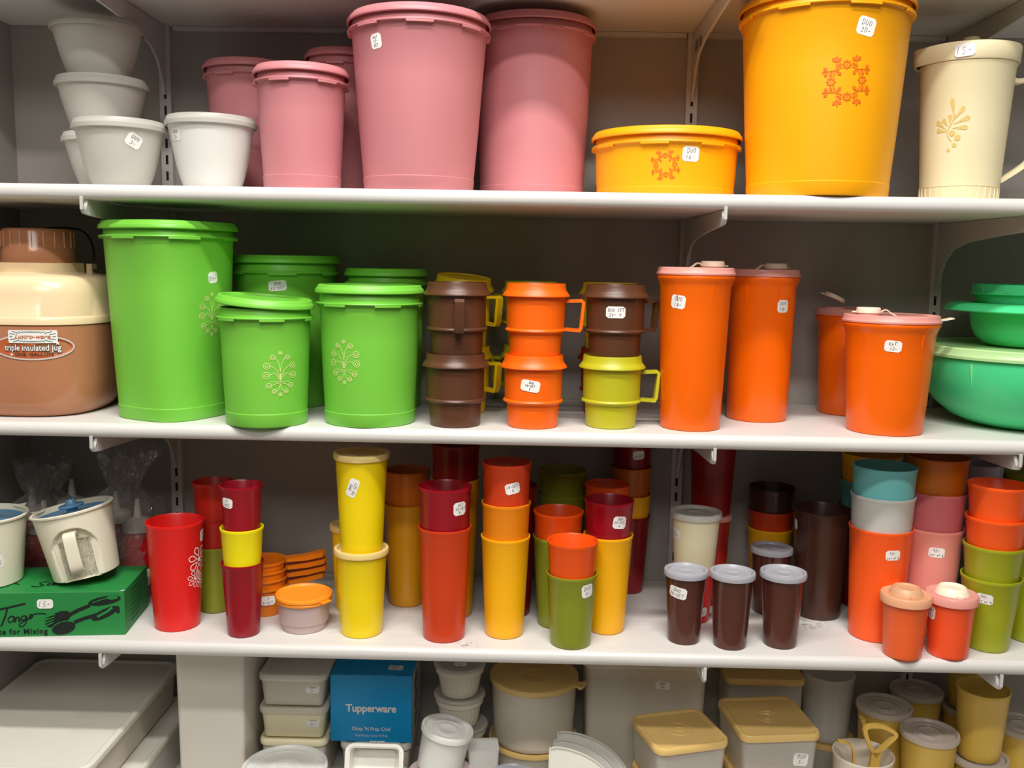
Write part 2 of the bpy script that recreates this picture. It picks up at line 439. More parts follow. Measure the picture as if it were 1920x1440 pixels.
struct('trim_1', [box(-.565, SX0-.012, -.012, 0, Z0-TH-.0075, Z0-TH-.0005), box(SX0+.012, .64, -.012, 0, Z0-TH-.0075, Z0-TH-.0005)], 'metal_white', flat=True)
def shelf_board(z, label, mat='laminate', x0=XC+.001, x1=1.7, dep=DEP):
    pr = [(-.002, z-TH), (-.002, z)]
    r = TH/2
    for i in range(9):
        t = PI/2-PI*i/8; pr.append((-(dep-r*.8)-math.cos(t)*r*.8, z-r+math.sin(t)*r))
    V = [(x, y, zz) for x in (x0, x1) for y, zz in pr]; n = len(pr)
    Fc = [(i, (i+1) % n, n+(i+1) % n, n+i) for i in range(n)]+[tuple(range(n-1, -1, -1)), tuple(range(n, 2*n))]
    o = mesh('shelf_board', [(V, Fc)], mat, angle=30)
    return tag(o, label, 'shelf')
shelf_board(Z0, 'topmost white shelf board above the big pink and yellow canisters', x1=1.7)
shelf_board(Z1, 'white shelf board carrying the pink canisters and frosted bowls')
shelf_board(Z2, 'white shelf board carrying the green canisters and stacked mugs')
shelf_board(Z3, 'white scuffed shelf board carrying the coloured tumblers', 'laminate_scuffed')
shelf_board(Z4, 'lowest white shelf board under the clear and gold containers', dep=.40)

SX = [-.58, .251, .6525]
SLOT = None
WHERE = ['beside the frosted bowls and tall green canister', 'between the low yellow canister and big yellow canister', 'behind the pitcher and the short orange containers']
for i, x in enumerate(SX):
    t = thing('wall_standard', 'white slotted steel upright on the wall '+WHERE[i], 'bracket rail', (x, 0, .55), group='slotted wall uprights')
    mesh('channel', [box(-.009, -.0075, -.012, 0, 0, 1.45), box(.0075, .009, -.012, 0, 0, 1.45), box(-.0075, .0075, -.012, -.0105, 0, 1.45)], 'metal_white', t, flat=True)
    for k in range(54):
        if SLOT is None:
            s = mesh('slot', [box(-.002, .002, -.0123, -.0121, 0, .0145)], 'slot_dark', t, flat=True); SLOT = s
        else:
            s = SLOT.copy(); COL.objects.link(s); s.parent = t
        s.location = (0, 0, .03+k*.0254)
def bracket(x, zu, label, mark=False):
    t = thing('shelf_bracket', label, 'bracket', (x, 0, zu))
    pts = [(-.0125, -.001), (-.296, -.001), (-.3035, -.0135), (-.3085, -.011), (-.3085, .004), (-.3112, .004), (-.3112, -.013), (-.306, -.0185), (-.29, -.0205), (-.20, -.025), (-.11, -.032), (-.065, -.042), (-.040, -.058), (-.024, -.085), (-.016, -.105), (-.0125, -.105)]
    # upper lip stays in front of the board edge
    n = len(pts)
    V = [(s*.002, y, z) for s in (-1, 1) for y, z in pts]
    Fc = [(i, n+i, n+(i+1) % n, (i+1) % n) for i in range(n)]+[tuple(range(n)), tuple(range(2*n-1, n-1, -1))]
    mesh('arm', [(V, Fc)], 'metal_white', t, flat=True)
    if mark:
        f = on_plane((-.0021, -.07, -.028), (0, -1, 0), (0, 0, 1))
        sh = [blob(f, [(-.03+i*.0035, -.009), (-.03+i*.0035+.0012+.001*(i % 3 == 0), -.009), (-.03+i*.0035+.0012+.001*(i % 3 == 0), .008), (-.03+i*.0035, .008)]) for i in range(8)]
        sh += [blob(f, [(.006, -.008+.004*k), (.026-.004*(k % 2), -.008+.004*k), (.026-.004*(k % 2), -.006+.004*k), (.006, -.006+.004*k)]) for k in range(4)]
        mesh('printed_mark', sh, 'ink', t, flat=True)
for zz, nm in ((Z0, 'topmost board'), (Z1, 'board with the pink canisters'), (Z2, 'board with the green canisters'), (Z3, 'board with the tumblers')):
    for i, x in enumerate(SX):
        bracket(x, zz-TH, 'steel bracket holding the '+nm+', '+['by the corner wall', 'at the middle upright', 'at the upright behind the pitcher'][i], mark=(i == 1 and zz == Z0))

# ------------------------------------------------------------------ builders
def lerp_r(rb, rt, h): return lambda z: rb+(rt-rb)*max(0, min(1, z/h))
def cup_profile(rb, rt, h, t=.0016, foot=.003):
    R = lerp_r(rb, rt, h)
    return [(0, .001), (rb-foot-.002, .001), (rb-foot, 0), (rb-.0008, .0008), (rb, foot), (R(h*.08), h*.08), (R(h*.5), h*.5), (R(h-.007), h-.007), (rt+.0004, h-.005), (rt+.0011, h-.002), (rt+.0009, h), (rt-.0004, h+.0002),
            (rt-t, h-.002), (R(h*.5)-t, h*.5), (R(.006)-t, .006), (R(.003)-t-.003, .0035), (0, .0035)]
def lid_flat(R, z, thick=.010):
    """soft seal lid: rolled rim and sunken middle"""
    return [(R+.0006, z-thick*.75), (R+.0022, z-thick*.7), (R+.0026, z-.002), (R+.0016, z+.0008), (R-.0016, z+.0012), (R-.0034, z-.0006), (R-.0042, z-.003), (R*.45, z-.003), (R*.42, z-.0022), (R*.34, z-.0022), (R*.3, z-.003), (0, z-.003),
            (0, z-.0042), (R-.0046, z-.0042), (R-.0035, z-.002), (R-.0022, z-.0012), (R+.0006, z-thick*.75)]
def tumbler(x, y, z, rb, rt, h, mat, label, st=None, lid=None, name='tumbler', cat='tumbler', group=None, sec=round_sec, tilt=None, more=None, rz=0, lidthick=.010):
    pf = cup_profile(rb, rt, h)
    if not (st or lid or more):
        o = mesh(name, [lathe(pf, sec=sec)], mat); o.location = (x, y, z); o.rotation_euler = (tilt[0] if tilt else 0, tilt[1] if tilt else 0, rz)
        return tag(o, label, cat, group)
    t = thing(name, label, cat, (x, y, z), rz, group, tilt)
    mesh('body', [lathe(pf, sec=sec)], mat, t)
    R = lerp_r(rb, rt, h)
    if lid: mesh('lid', [lathe(lid_flat(rt+.0006, h+.0035, lidthick), sec=sec)], lid, t)
    for q in (st or []):
        s, zc, w_, h_, ro, lines = q
        sticker(t, on_round(R, toward(x, y)+math.asin(s)-rz, zc, math.radians(ro), sec), lines, w_, h_)
    if more: more(t, R)
    return t
def stack(x, y, z, rb, rt, h, cups, group=None, **k):
    """cups from the bottom: (rim height above the shelf, colour, label, stickers)"""
    for rim, mat, label, st in cups:
        tumbler(x, y, z+rim-h+.0002, rb, rt, h, mat, label, st, group=group, **k)

def canister(x, y, z, rb, rt, h, mat, label, st=None, deco=None, sec=round_sec, rz=0, tabs=(0, 4, .5), lid_tilt=None, lid_lift=0, cat='canister', base_ring=.018, lidmat=None):
    """food canister: body with foot band, flange with tabs, and a press-on lid"""
    t = thing('canister', label, cat, (x, y, z), rz)
    R = lerp_r(rb, rt, h)
    fl = h-.013
    pf = [(0, .0015), (rb-.006, .0015), (rb-.004, 0), (rb-.0012, .0006), (rb, .003), (R(base_ring), base_ring), (R(base_ring)-.0006, base_ring+.0008), (R(h*.35), h*.35), (R(h*.65), h*.65), (R(fl-.004), fl-.004), (rt+.0005, fl-.0015),
          (rt+.0042, fl-.001), (rt+.0047, fl), (rt+.0042, fl+.0011), (rt, fl+.0015), (rt-.0012, h-.002), (rt-.002, h), (rt-.0035, h), (rt-.004, h-.004), (R(h*.5)-.0022, h*.5), (R(.01)-.0022, .01), (rb-.006, .004), (0, .004)]
    shells = [lathe(pf, 72, sec)]
    a0, n, span = tabs
    for i in range(n):
        a = a0+2*PI*i/n
        shells.append(arc_ring(rt-.0008, rt+.0046, fl-.0034, fl-.0006, a-span/2, a+span/2, 10, sec))
    mesh('body', shells, mat, t)
    L = rt+.0046
    lp = [(L-.0012, -.0055), (L, -.0052), (L+.0008, -.004), (L+.0006, .0006), (L-.0008, .0028), (L-.0022, .0044), (L-.0026, .0066), (L-.0042, .0084), (L-.0066, .0088), (L-.0086, .0076), (L-.0094, .0046), (L*.6, .005), (0, .0062), (0, .0048), (L*.6, .0036), (L-.010, .003), (L-.0084, .0058), (L-.0052, .006), (L-.0032, .0006), (L-.0012, -.0055)]
    lo = mesh('lid', [lathe([(r, q*.82) for r, q in lp], 72, sec)], lidmat or mat, t)
    lo.location = (0, 0, h+.001+lid_lift)
    if lid_tilt: lo.rotation_euler = (lid_tilt[0], lid_tilt[1], 0)
    for q in (st or []):
        s, zc, w_, h_, ro, lines = q
        sticker(t, on_round(R, toward(x, y)+math.asin(s)-rz, zc, math.radians(ro), sec), lines, w_, h_)
    if deco:
        kind, s, zc, size, pm = deco
        f = on_round(R, toward(x, y)+math.asin(s)-rz, zc, 0, sec)
        mesh('printed_ornament', ORN[kind](f, size), pm, t, flat=True)
    return t

def orn_scroll(f, S):
    """fan of ringed scrolls over a dotted line, the lower half mirrored small; S is the height"""
    sh = []; lw = S*.013
    def scroll(x, y, r, x0, y0, c):
        sh.append(ribbon(f, circ(x, y, r), lw, closed=True)); sh.append(ribbon(f, circ(x, y, r*.45, 10), lw, closed=True))
        if c is not None: sh.append(ribbon(f, [tuple(p) for p in smooth_path([(x0, y0), c, (x-r if x > 0 else x+r, y) if abs(x) > .01*S else (x, y-r)], 6)], lw))
    base = (0, -.13*S)
    scroll(0, .45*S, .035*S, 0, 0, None)
    sh.append(ribbon(f, [(0, .03*S), base], lw*1.6))
    for s in (-1, 1):
        scroll(s*.16*S, .36*S, .05*S, 0, .05*S, (s*.03*S, .22*S))
        scroll(s*.28*S, .18*S, .065*S, 0, -.1*S, (s*.09*S, .1*S))
        scroll(s*.29*S, -.02*S, .07*S, 0, -.13*S, (s*.12*S, .02*S))
        scroll(s*.24*S, -.24*S, .055*S, 0, -.18*S, (s*.1*S, -.2*S))
        scroll(s*.125*S, -.36*S, .045*S, 0, -.2*S, (s*.03*S, -.3*S))
    scroll(0, -.43*S, .035*S, 0, 0, None)
    for i in range(-5, 6): sh.append(blob(f, circ(i*.036*S, -.155*S, .011*S, 8)))
    return sh
def orn_wreath(f, S):
    """square wreath of four ringed flowers and eight leafy sprigs; S is the width"""
    sh = []
    for k in range(4):
        a = PI/2*k+.08; R = .27*S
        cx, cy = R*math.cos(a), R*math.sin(a)
        sh.append(ribbon(f, circ(cx, cy, .05*S, 14), .026*S, closed=True)); sh.append(blob(f, circ(cx, cy, .012*S, 8)))
        for j in range(8): sh.append(blob(f, circ(cx+.07*S*math.cos(j*PI/4), cy+.07*S*math.sin(j*PI/4), .014*S, 7)))
        b = a+PI/4; dx, dy = math.cos(b), math.sin(b)
        px, py = .26*S*dx, .26*S*dy
        a2 = a+PI/2
        sh.append(ribbon(f, [(cx+.09*S*math.cos(a+2), cy+.09*S*math.sin(a+2)), (px, py), (R*math.cos(a2)+.09*S*math.cos(a2-2), R*math.sin(a2)+.09*S*math.sin(a2-2))], .018*S))
        sh.append(blob(f, petal(px, py, b+PI, .12*S, .06*S)))
        for s in (-1, 1):
            c = b+s*.85
            sh.append(ribbon(f, [(px, py), (px+.21*S*math.cos(c), py+.21*S*math.sin(c))], .014*S))
            ex, ey = px+.13*S*math.cos(c), py+.13*S*math.sin(c)
            for q in (-.8, .8): sh.append(blob(f, petal(ex, ey, c+q, .105*S, .058*S)))
            sh.append(blob(f, petal(px+.05*S*math.cos(c), py+.05*S*math.sin(c), c+s*.9, +.11*S, .050*S)))
            sh.append(blob(f, circ(px+.215*S*math.cos(c), py+.215*S*math.sin(c), .022*S, 5)))
    return sh
def orn_sprig(f, S):
    """sprig of teardrop leaves with a tail of berries; S is the height"""
    sh = []
    sh.append(ribbon(f, [tuple(p) for p in smooth_path([(.02*S, -.3*S), (-.06*S, -.14*S), (.02*S, .05*S), (.08*S, .2*S)], 6)], .02*S))
    for (px, py, a, l) in ((.06*S, .1*S, 1.72, .4), (.03*S, .06*S, .95, .34), (.02*S, 0, .42, .34), (.0, -.06*S, .02, .3), (-.02*S, .0, 1.55, .2), (-.04*S, -.04*S, 2.15, .2), (-.05*S, -.1*S, 2.45, .3), (-.05*S, -.12*S, 2.95, .22)):
        q = drop(px, py, a, l*S, .085*S); sh.append(blob(f, q))
    for (px, py, r) in ((.03*S, -.15*S, .055), (.13*S, -.24*S, .055), (.08*S, -.37*S, .042), (-.02*S, -.46*S, .032)):
        sh.append(blob(f, circ(px, py, r*S, 12)))
    return sh
def orn_daisies(f, S):
    sh = []
    for (cx, cy, r) in ((.02*S, .2*S, .28*S), (-.1*S, -.2*S, .18*S), (.14*S, -.3*S, .18*S)):
        for k in range(7):
            a = 2*PI*k/7+.2
            q = petal(cx+r*.28*math.cos(a), cy+r*.28*math.sin(a), a, r*.8, r*.46, tip=.6)
            sh.append(ribbon(f, q, r*.075, closed=True))
        sh.append(blob(f, circ(cx, cy, r*.2, 10)))
    return sh
ORN = {'scroll': orn_scroll, 'wreath': orn_wreath, 'sprig': orn_sprig, 'daisies': orn_daisies}

# ------------------------------------------------------------------ top shelf
def bowl(x, y, z, rb, rt, h, mat, label, st=None, lid='frost_lid', group='frosted nesting bowls'):
    t = thing('storage_bowl', label, 'bowl', (x, y, z), group=group)
    n = 12
    def R(q): return rb+(rt-rb)*max(0, min(1, q/h))**.62
    pf = [(0, .0015), (rb-.005, .0015), (rb-.003, 0)]+[(R(h*(i/n)**1.5), h*(i/n)**1.5) for i in range(n+1)]
    pf += [(rt+.003, h), (rt+.0032, h+.0014), (rt-.0012, h+.0016)]+[(R(h*(i/n)**1.5)-.0018, h*(i/n)**1.5) for i in range(n, 0, -1)]+[(rb-.004, .003), (0, .003)]
    mesh('body', [lathe(pf, 64)], mat, t)
    L = rt+.0036
    lp = [(L-.0006, h-.004), (L+.0004, h-.0034), (L+.0004, h+.002), (L-.0016, h+.004), (L-.003, h+.0088), (L-.0052, h+.0094), (L-.0068, h+.006), (L-.0074, h+.0032), (0, h+.0032), (0, h+.0022), (L-.008, h+.0022), (L-.0026, h+.0022), (L-.0006, h-.004)]
    mesh('lid', [lathe(lp, 64)], lid, t)
    for q in (st or []):
        s, zc, w_, h_, ro, lines = q
        sticker(t, on_round(R, toward(x, y)+math.asin(s), zc, math.radians(ro)), lines, w_, h_)
bowl(-.5560, -.243, Z1, .0335, .0565, .078, 'frost', 'frosted lidded bowl with tilted price sticker beside the stack of three bowls', [(.33, .058, .021, .017, -28, ['DUO', '3-'])])
bowl(-.4370, -.225, Z1, .035, .0568, .087, 'frost_bright', 'brightest frosted white bowl with lid, beside the pink canisters', [(-.84, .069, .019, .016, -4, ['DUO', '3-'])])
for k, (xx, lb) in enumerate(((-.6180, 'bottom frosted bowl of the stack of three by the corner'), (-.6250, 'middle frosted bowl of the stack of three by the corner'), (-.6290, 'uppermost frosted bowl topping the stack of three by the corner'))):
    bowl(xx, -.135, Z1+k*.0782, .034, .0605, .0735, 'frost', lb)

canister(-.1532, -.22, Z1, .0745, .0915, .222, 'pink', 'largest pink canister with sticker, at the shelf edge', [(-.62, .185, .017, .0185, 8, ['KAT', '75-', 'SET'])], tabs=(-PI/2+.12, 8, .36))
canister(.0022, -.105, Z1, .077, .0855, .246, 'pink', 'tall shaded pink canister behind the largest one, no sticker', tabs=(-PI/2+.3, 8, .36))
canister(-.3115, -.23, Z1, .0515, .0592, .153, 'pink', 'medium pink canister standing in front beside the bright frosted bowl', tabs=(-PI/2-.25, 6, .45))
canister(-.4256, -.075, Z1, .0545, .0645, .188, 'pink', 'medium pink canister half hidden behind the bright frosted bowl', tabs=(-PI/2-.3, 6, .45))
canister(-.2847, -.085, Z1, .045, .050, .205, 'pink', 'slim pink canister hidden behind the medium and largest pink ones', tabs=(-PI/2, 6, .45))
canister(.193, -.158, Z1, .097, .101, .084, 'yolk', 'low round yellow canister with orange wreath and sticker', [(.33, .055, .023, .020, -3, ['DUO', '16-'])], ('wreath', 0, .040, .046, 'orange_print'), tabs=(-PI/2+.5, 8, .36), base_ring=.012)
canister(.3923, -.215, Z1, .093, .109, .247, 'yolk', 'big tall yellow canister with orange wreath and sticker', [(.46, .205, .024, .022, -12, ['DUO', '30-'])], ('wreath', .29, .140, .072, 'orange_print'), tabs=(-PI/2+.15, 8, .36))

def pitcher():
    x, y = .5978, -.19
    t = thing('pitcher', 'tall almond pitcher with push-button lid and leaf sprig print', 'pitcher', (x, y, Z1))
    R = lerp_r(.0500, .0605, .185)
    pf = [(0, .002), (.045, .002), (.0478, 0), (.0492, .001), (.0500, .004), (R(.1), .1), (R(.178), .178), (.0610, .18), (.0620, .183), (.0605, .186), (.0585, .186), (.048, .006), (0, .006)]
    sh = [lathe(pf, 72)]
    for k in range(34):
        a = 2*PI*k/34; q = R(.01)
        v, fc = box(-.0006, .0008, -.0006, .0006, .002, .021)
        sh.append(([((q+p[0])*math.cos(a)-p[1]*math.sin(a), (q+p[0])*math.sin(a)+p[1]*math.cos(a), p[2]) for p in v], fc))
    sh.append(arc_ring(R(.021)-.001, R(.021)+.0005, .0205, .0213, 0, 2*PI, 60))
    mesh('body', sh, 'almond', t)
    def lsec(a):
        d = (a-PI+.15+PI) % (2*PI)-PI
        return 1+.10*math.exp(-(d/.28)**2)
    lp = [(.0630, .1835), (.0640, .185), (.0652, .2045), (.0642, .2065), (.0622, .2067), (.0608, .205), (.03, .2042), (0, .2042), (0, .2025), (.0612, .2025), (.0612, .185), (.0630, .1835)]
    l = mesh('lid', [lathe(lp, 72, lsec)], 'almond', t)
    mesh('push_button', [lathe([(0, .204), (.0105, .204), (.0105, .2245), (.0095, .226), (0, .226)], 28, cx=.008, cy=.012)], 'almond', l)
    path = smooth_path([(.056, .168), (.066, .164), (.095, .17), (.108, .16), (.108, .13), (.101, .088), (.088, .058), (.051, .03)], 6)
    mesh('handle', [strap([(p[0], p[1]) for p in path], .017, .006)], 'almond', t, Matrix.Rotation(-.12, 4, 'Z'))
    sticker(t, on_round(lambda z: .0650, toward(x, y)-.08, .1945, math.radians(4)), ['15-'], .0245, .0165)
    mesh('printed_ornament', orn_sprig(on_round(R, toward(x, y)-.28, .100), .070), 'almond_mark', t, flat=True)
pitcher()

# ------------------------------------------------------------------ second shelf
def jug():
    x, y = -.7045, -.185
    t = thing('insulated_jug', 'brown and cream insulated jug with screw cap and oval label', 'jug', (x, y, Z2))
    s = super_sec(2.9)
    mesh('body', [lathe([(0, .002), (.07, .002), (.076, 0), (.083, .003), (.089, .010), (.094, .022), (.0985, .05), (.1005, .085), (.102, .127), (.1, .128), (0, .128)], 88, s)], 'jug_brown', t)
    mesh('shoulder', [lathe([(0, .128), (.1015, .128), (.1035, .129), (.1038, .1375), (.1032, .1385), (.1020, .140), (.1012, .170), (.099, .184), (.094, .1915), (.085, .1955), (.068, .1970), (.0575, .1975), (.0562, .199), (.056, .2115), (.052, .212), (0, .212)], 88, s)], 'jug_cream', t)
    sh = [lathe([(0, .212), (.0492, .212), (.0497, .2135), (.0485, .2315), (.0478, .233), (.0470, .256), (.0457, .2585), (.0437, .2595), (0, .2595)], 64)]
    cap = mesh('cap', sh, 'jug_brown', t)
    for k in range(20):
        a = 2*PI*k/20
        mesh('grip_ridge', [box(.0465, .0486, -.0005, .0005, .2335, .2555)], 'ridge_highlight', cap, Matrix.Rotation(a, 4, 'Z'), flat=True)  # ridge highlights put into the colour, paler than the brown cap
    pts = smooth_path([(.092, .03, .1855), (.075, .03, .197), (.0618, .035, .205), (.060, .045, .225), (.048, .060, .247), (.025, .070, .262), (-.025, .070, .262), (-.048, .060, .247), (-.060, .045, .225), (-.0618, .035, .205)], 6)
    mesh('bail_handle', [tube(pts, .0016)], 'wire_dark', t)
    for sx in (-1, 1): mesh('handle_lug', [box(sx*.0605-.004, sx*.0605+.004, .026, .042, .193, .211)], 'jug_cream', t, flat=True)
    R = lambda z: .0985+(z-.05)/.066*.0045
    ph = toward(x, y)-.13
    f = on_round(R, ph, .099, 0, s)
    lab = mesh('oval_label', [ribbon(f, circ(0, 0, .0505, 40, .33), .0020, closed=True, off=.0006)], 'silver_print', t, flat=True)
    mesh('label_field', [blob(f, circ(0, 0, .0498, 40, .325), off=.0004)], 'label_orange', lab, flat=True)
    mesh('label_plate', [patch(lambda a, b, o=.0009: f(a+.001, b+.0145, .0010), .061, .0175, .0008)], 'white_print', lab, flat=True)
    g = lambda a, b, o=.0014: f(a+.001, b+.0145, .0014)
    rays = []
    for k in range(44):
        a = 2*PI*k/44; c, q = math.cos(a), math.sin(a)
        sc_ = min(.0285/max(abs(c), 1e-6), .0072/max(abs(q), 1e-6))
        r0 = 1/math.sqrt((c/.0245)**2+(q/.0058)**2)
        if sc_ > r0: rays.append(ribbon(g, [(c*r0, q*r0), (c*sc_, q*sc_)], .0007))
    mesh('label_rays', rays, 'label_teal', lab, flat=True)
    mesh('script_lettering', [type_set('Lustro-ware', .0088, g, .00012, .35)], 'label_orange', lab, flat=True)
    def at_(dx, dy, o): return lambda a, b, oo=.001: f(a+dx, b+dy, o)
    mesh('lettering_shadow', [type_set('triple insulated jug', .0118, at_(.0, -.0008, .0011), .0007, 0, sx=.80)], 'black_print', lab, flat=True)
    mesh('lettering', [type_set('triple insulated jug', .0118, at_(0, -.0008, .0014), .00018, 0, sx=.80)], 'white_print', lab, flat=True)
    mesh('small_lettering', [type_set('ONE  GALLON', .0062, at_(.002, -.0098, .0012), .00005, sx=1.15)], 'black_print', lab, flat=True)
    star = lambda cx, cy, r: [(cx+(r if i % 2 == 0 else r*.42)*math.cos(i*PI/5+.3), cy+(r if i % 2 == 0 else r*.42)*math.sin(i*PI/5+.3)) for i in range(10)]
    mesh('star_mark', [blob(at_(0, 0, .0012), star(-.026, -.0098, .0026)), blob(at_(0, 0, .0016), star(.031, .0055, .0028))], 'white_print', lab, flat=True)
jug()
tb = thing('dark_bottle', 'small dark bottle with round label between jug and tall green canister', 'bottle', (-.621, -.052, Z2))
mesh('body', [lathe([(0, 0), (.021, 0), (.023, .003), (.023, .075), (.018, .09), (.011, .1), (.011, .118), (0, .118)], 32)], 'bottle_dark', tb)
fb = on_round(lambda z: .023, toward(-.621, -.052)+.1, .043)
lb = mesh('round_label', [blob(fb, circ(0, 0, .011, 20), off=.0005)], 'teal', tb, flat=True)
mesh('handwriting', scrawl(fb, ['3N'], .018, .014), 'ink', lb, flat=True)

s1 = super_sec(3.0, -.47)
canister(-.5020, -.2170, Z2, .0655, .0770, .263, 'green', 'tallest green canister with white scroll print, beside the brown jug', [(.73, .196, .0165, .0155, 8, ['24-'])], ('scroll', .72, .145, .062, 'pale_print'), sec=s1, tabs=(-PI/2-.45, 6, .5))
canister(-.372, -.094, Z2, .064, .0775, .216, 'green', 'shaded green canister with set sticker behind the small tilted-lid one', [(-.15, .184, .026, .015, 6, ['DUO', '65-SET'])], tabs=(-PI/2+.2, 6, .5), lid_lift=.004)
canister(-.3560, -.2650, Z2, .0545, .0605, .158, 'green', 'smallest green canister with scroll print and crooked lid', None, ('scroll', .31, .072, .063, 'pale_print'), tabs=(-PI/2+.4, 6, .5), lid_tilt=(.02, .075), lid_lift=.006)
canister(-.216, -.098, Z2, .052, .0585, .203, 'green', 'dark shaded green canister behind the squat one near the mugs', tabs=(-PI/2+.2, 6, .5))
canister(-.2177, -.2404, Z2, .0622, .0688, .178, 'green', 'squat wide green canister with scroll print beside the brown mugs', None, ('scroll', -.52, .088, .062, 'pale_print'), tabs=(-PI/2+.5, 6, .5), lid_lift=.004)

MUGH = .0966
def mug(x, y, z, mat, lid, ang, label, st=None, lid_tilt=None, k=1.0, lid_up=0):
    t = thing('stacking_mug', label, 'mug', (x, y, z), 0, 'stacked lidded mugs')
    pf = [(0, .001), (.030, .001), (.032, 0), (.034, .0008), (.0346, .003), (.0362, .032), (.0385, .0335), (.0408, .0345), (.0415, .036), (.0408, .0378), (.0392, .039), (.0398, .079), (.0402, .082), (.039, .0822), (.0376, .081), (.0372, .042), (.0345, .034), (.0325, .004), (0, .004)]
    mesh('body', [lathe([(r*k, q) for r, q in pf], 60)], mat, t)
    path = [(.0385*k, .0755), (.0620, .0765), (.0645, .0740), (.0618, .0400), (.0595, .0360), (.0400*k, .0375)]
    hm = Matrix.Rotation(ang, 4, 'Z')
    v, fc = strap(path, .0125, .0042)
    mesh('handle', [(v, fc)], mat, t, hm, angle=30)
    lp = [(0, .0815), (.0405, .0815), (.0448, .0805), (.0460, .0815), (.0458, .083), (.0432, .0862), (.0408, .0900), (.0402, .0960), (.0396, .0984), (.0384, .0984), (.0376, .0963), (0, .0963)]
    lo = mesh('lid', [lathe([(r*k, q-.0815) for r, q in lp], 60)], lid, t)
    lo.location = (0, 0, .0815+.0007+lid_up)
    if lid_tilt: lo.rotation_euler = (lid_tilt[0], lid_tilt[1], 0)
    for q in (st or []):
        s, zc, w_, h_, ro, lines = q
        sticker(t, on_round(lambda zz: .0398*k if zz > .039 else .036, toward(x, y)+math.asin(s), zc, math.radians(ro)), lines, w_, h_)
mug(-.0976, -.2549, Z2, 'mug_brown', 'mug_brown', 2.2, 'lower dark brown lidded mug under another brown mug, beside green canister')
mug(-.0962, -.2549, Z2+MUGH, 'mug_brown', 'mug_brown', -PI/2+.12, 'upper dark brown lidded mug with its handle facing out')
mug(.0095, -.2527, Z2, 'mug_orange', 'mug_orange', 2.0, 'lower orange lidded mug with price sticker, under another orange mug', [(-.1, .060, .026, .0155, -9, ['DUO', '48-SET', '8'])])
mug(.0110, -.2527, Z2+MUGH, 'mug_orange', 'mug_orange', .0, 'upper orange lidded mug with its handle out to the side')
mug(.1182, -.2406, Z2, 'mug_olive', 'mug_olive', .05, 'olive green lidded mug under a brown mug')
mug(.1200, -.2406, Z2+MUGH, 'mug_brown', 'mug_brown', .40, 'dark brown lidded mug with sticker on top of the olive mug', [(.02, .063, .026, .0155, 0, ['DUO SET', '24- 4'])])
mug(-.096, -.140, Z2, 'mug_yellow', 'mug_yellow', -.55, 'lower yellow mug hidden behind the brown mugs')
mug(-.096, -.140, Z2+MUGH, 'mug_yellow', 'mug_yellow', -.55, 'upper yellow mug with crooked lid behind the brown mugs', lid_tilt=(.10, .09), lid_up=.006)
mug(.0050, -.112, Z2, 'mug_olive', 'mug_olive', 2.6, 'lower olive mug in shade behind the orange mugs')
mug(.0050, -.112, Z2+MUGH, 'mug_olive', 'mug_olive', 2.6, 'upper olive mug in shade behind the orange mugs')
mug(.1215, -.128, Z2, 'mug_red', 'mug_red', 1.9, 'dark red mug hidden behind the olive mug')
mug(.1215, -.128, Z2+MUGH, 'mug_yellow', 'mug_yellow', 1.9, 'yellow lidded mug hidden behind the sticker-marked brown mug')

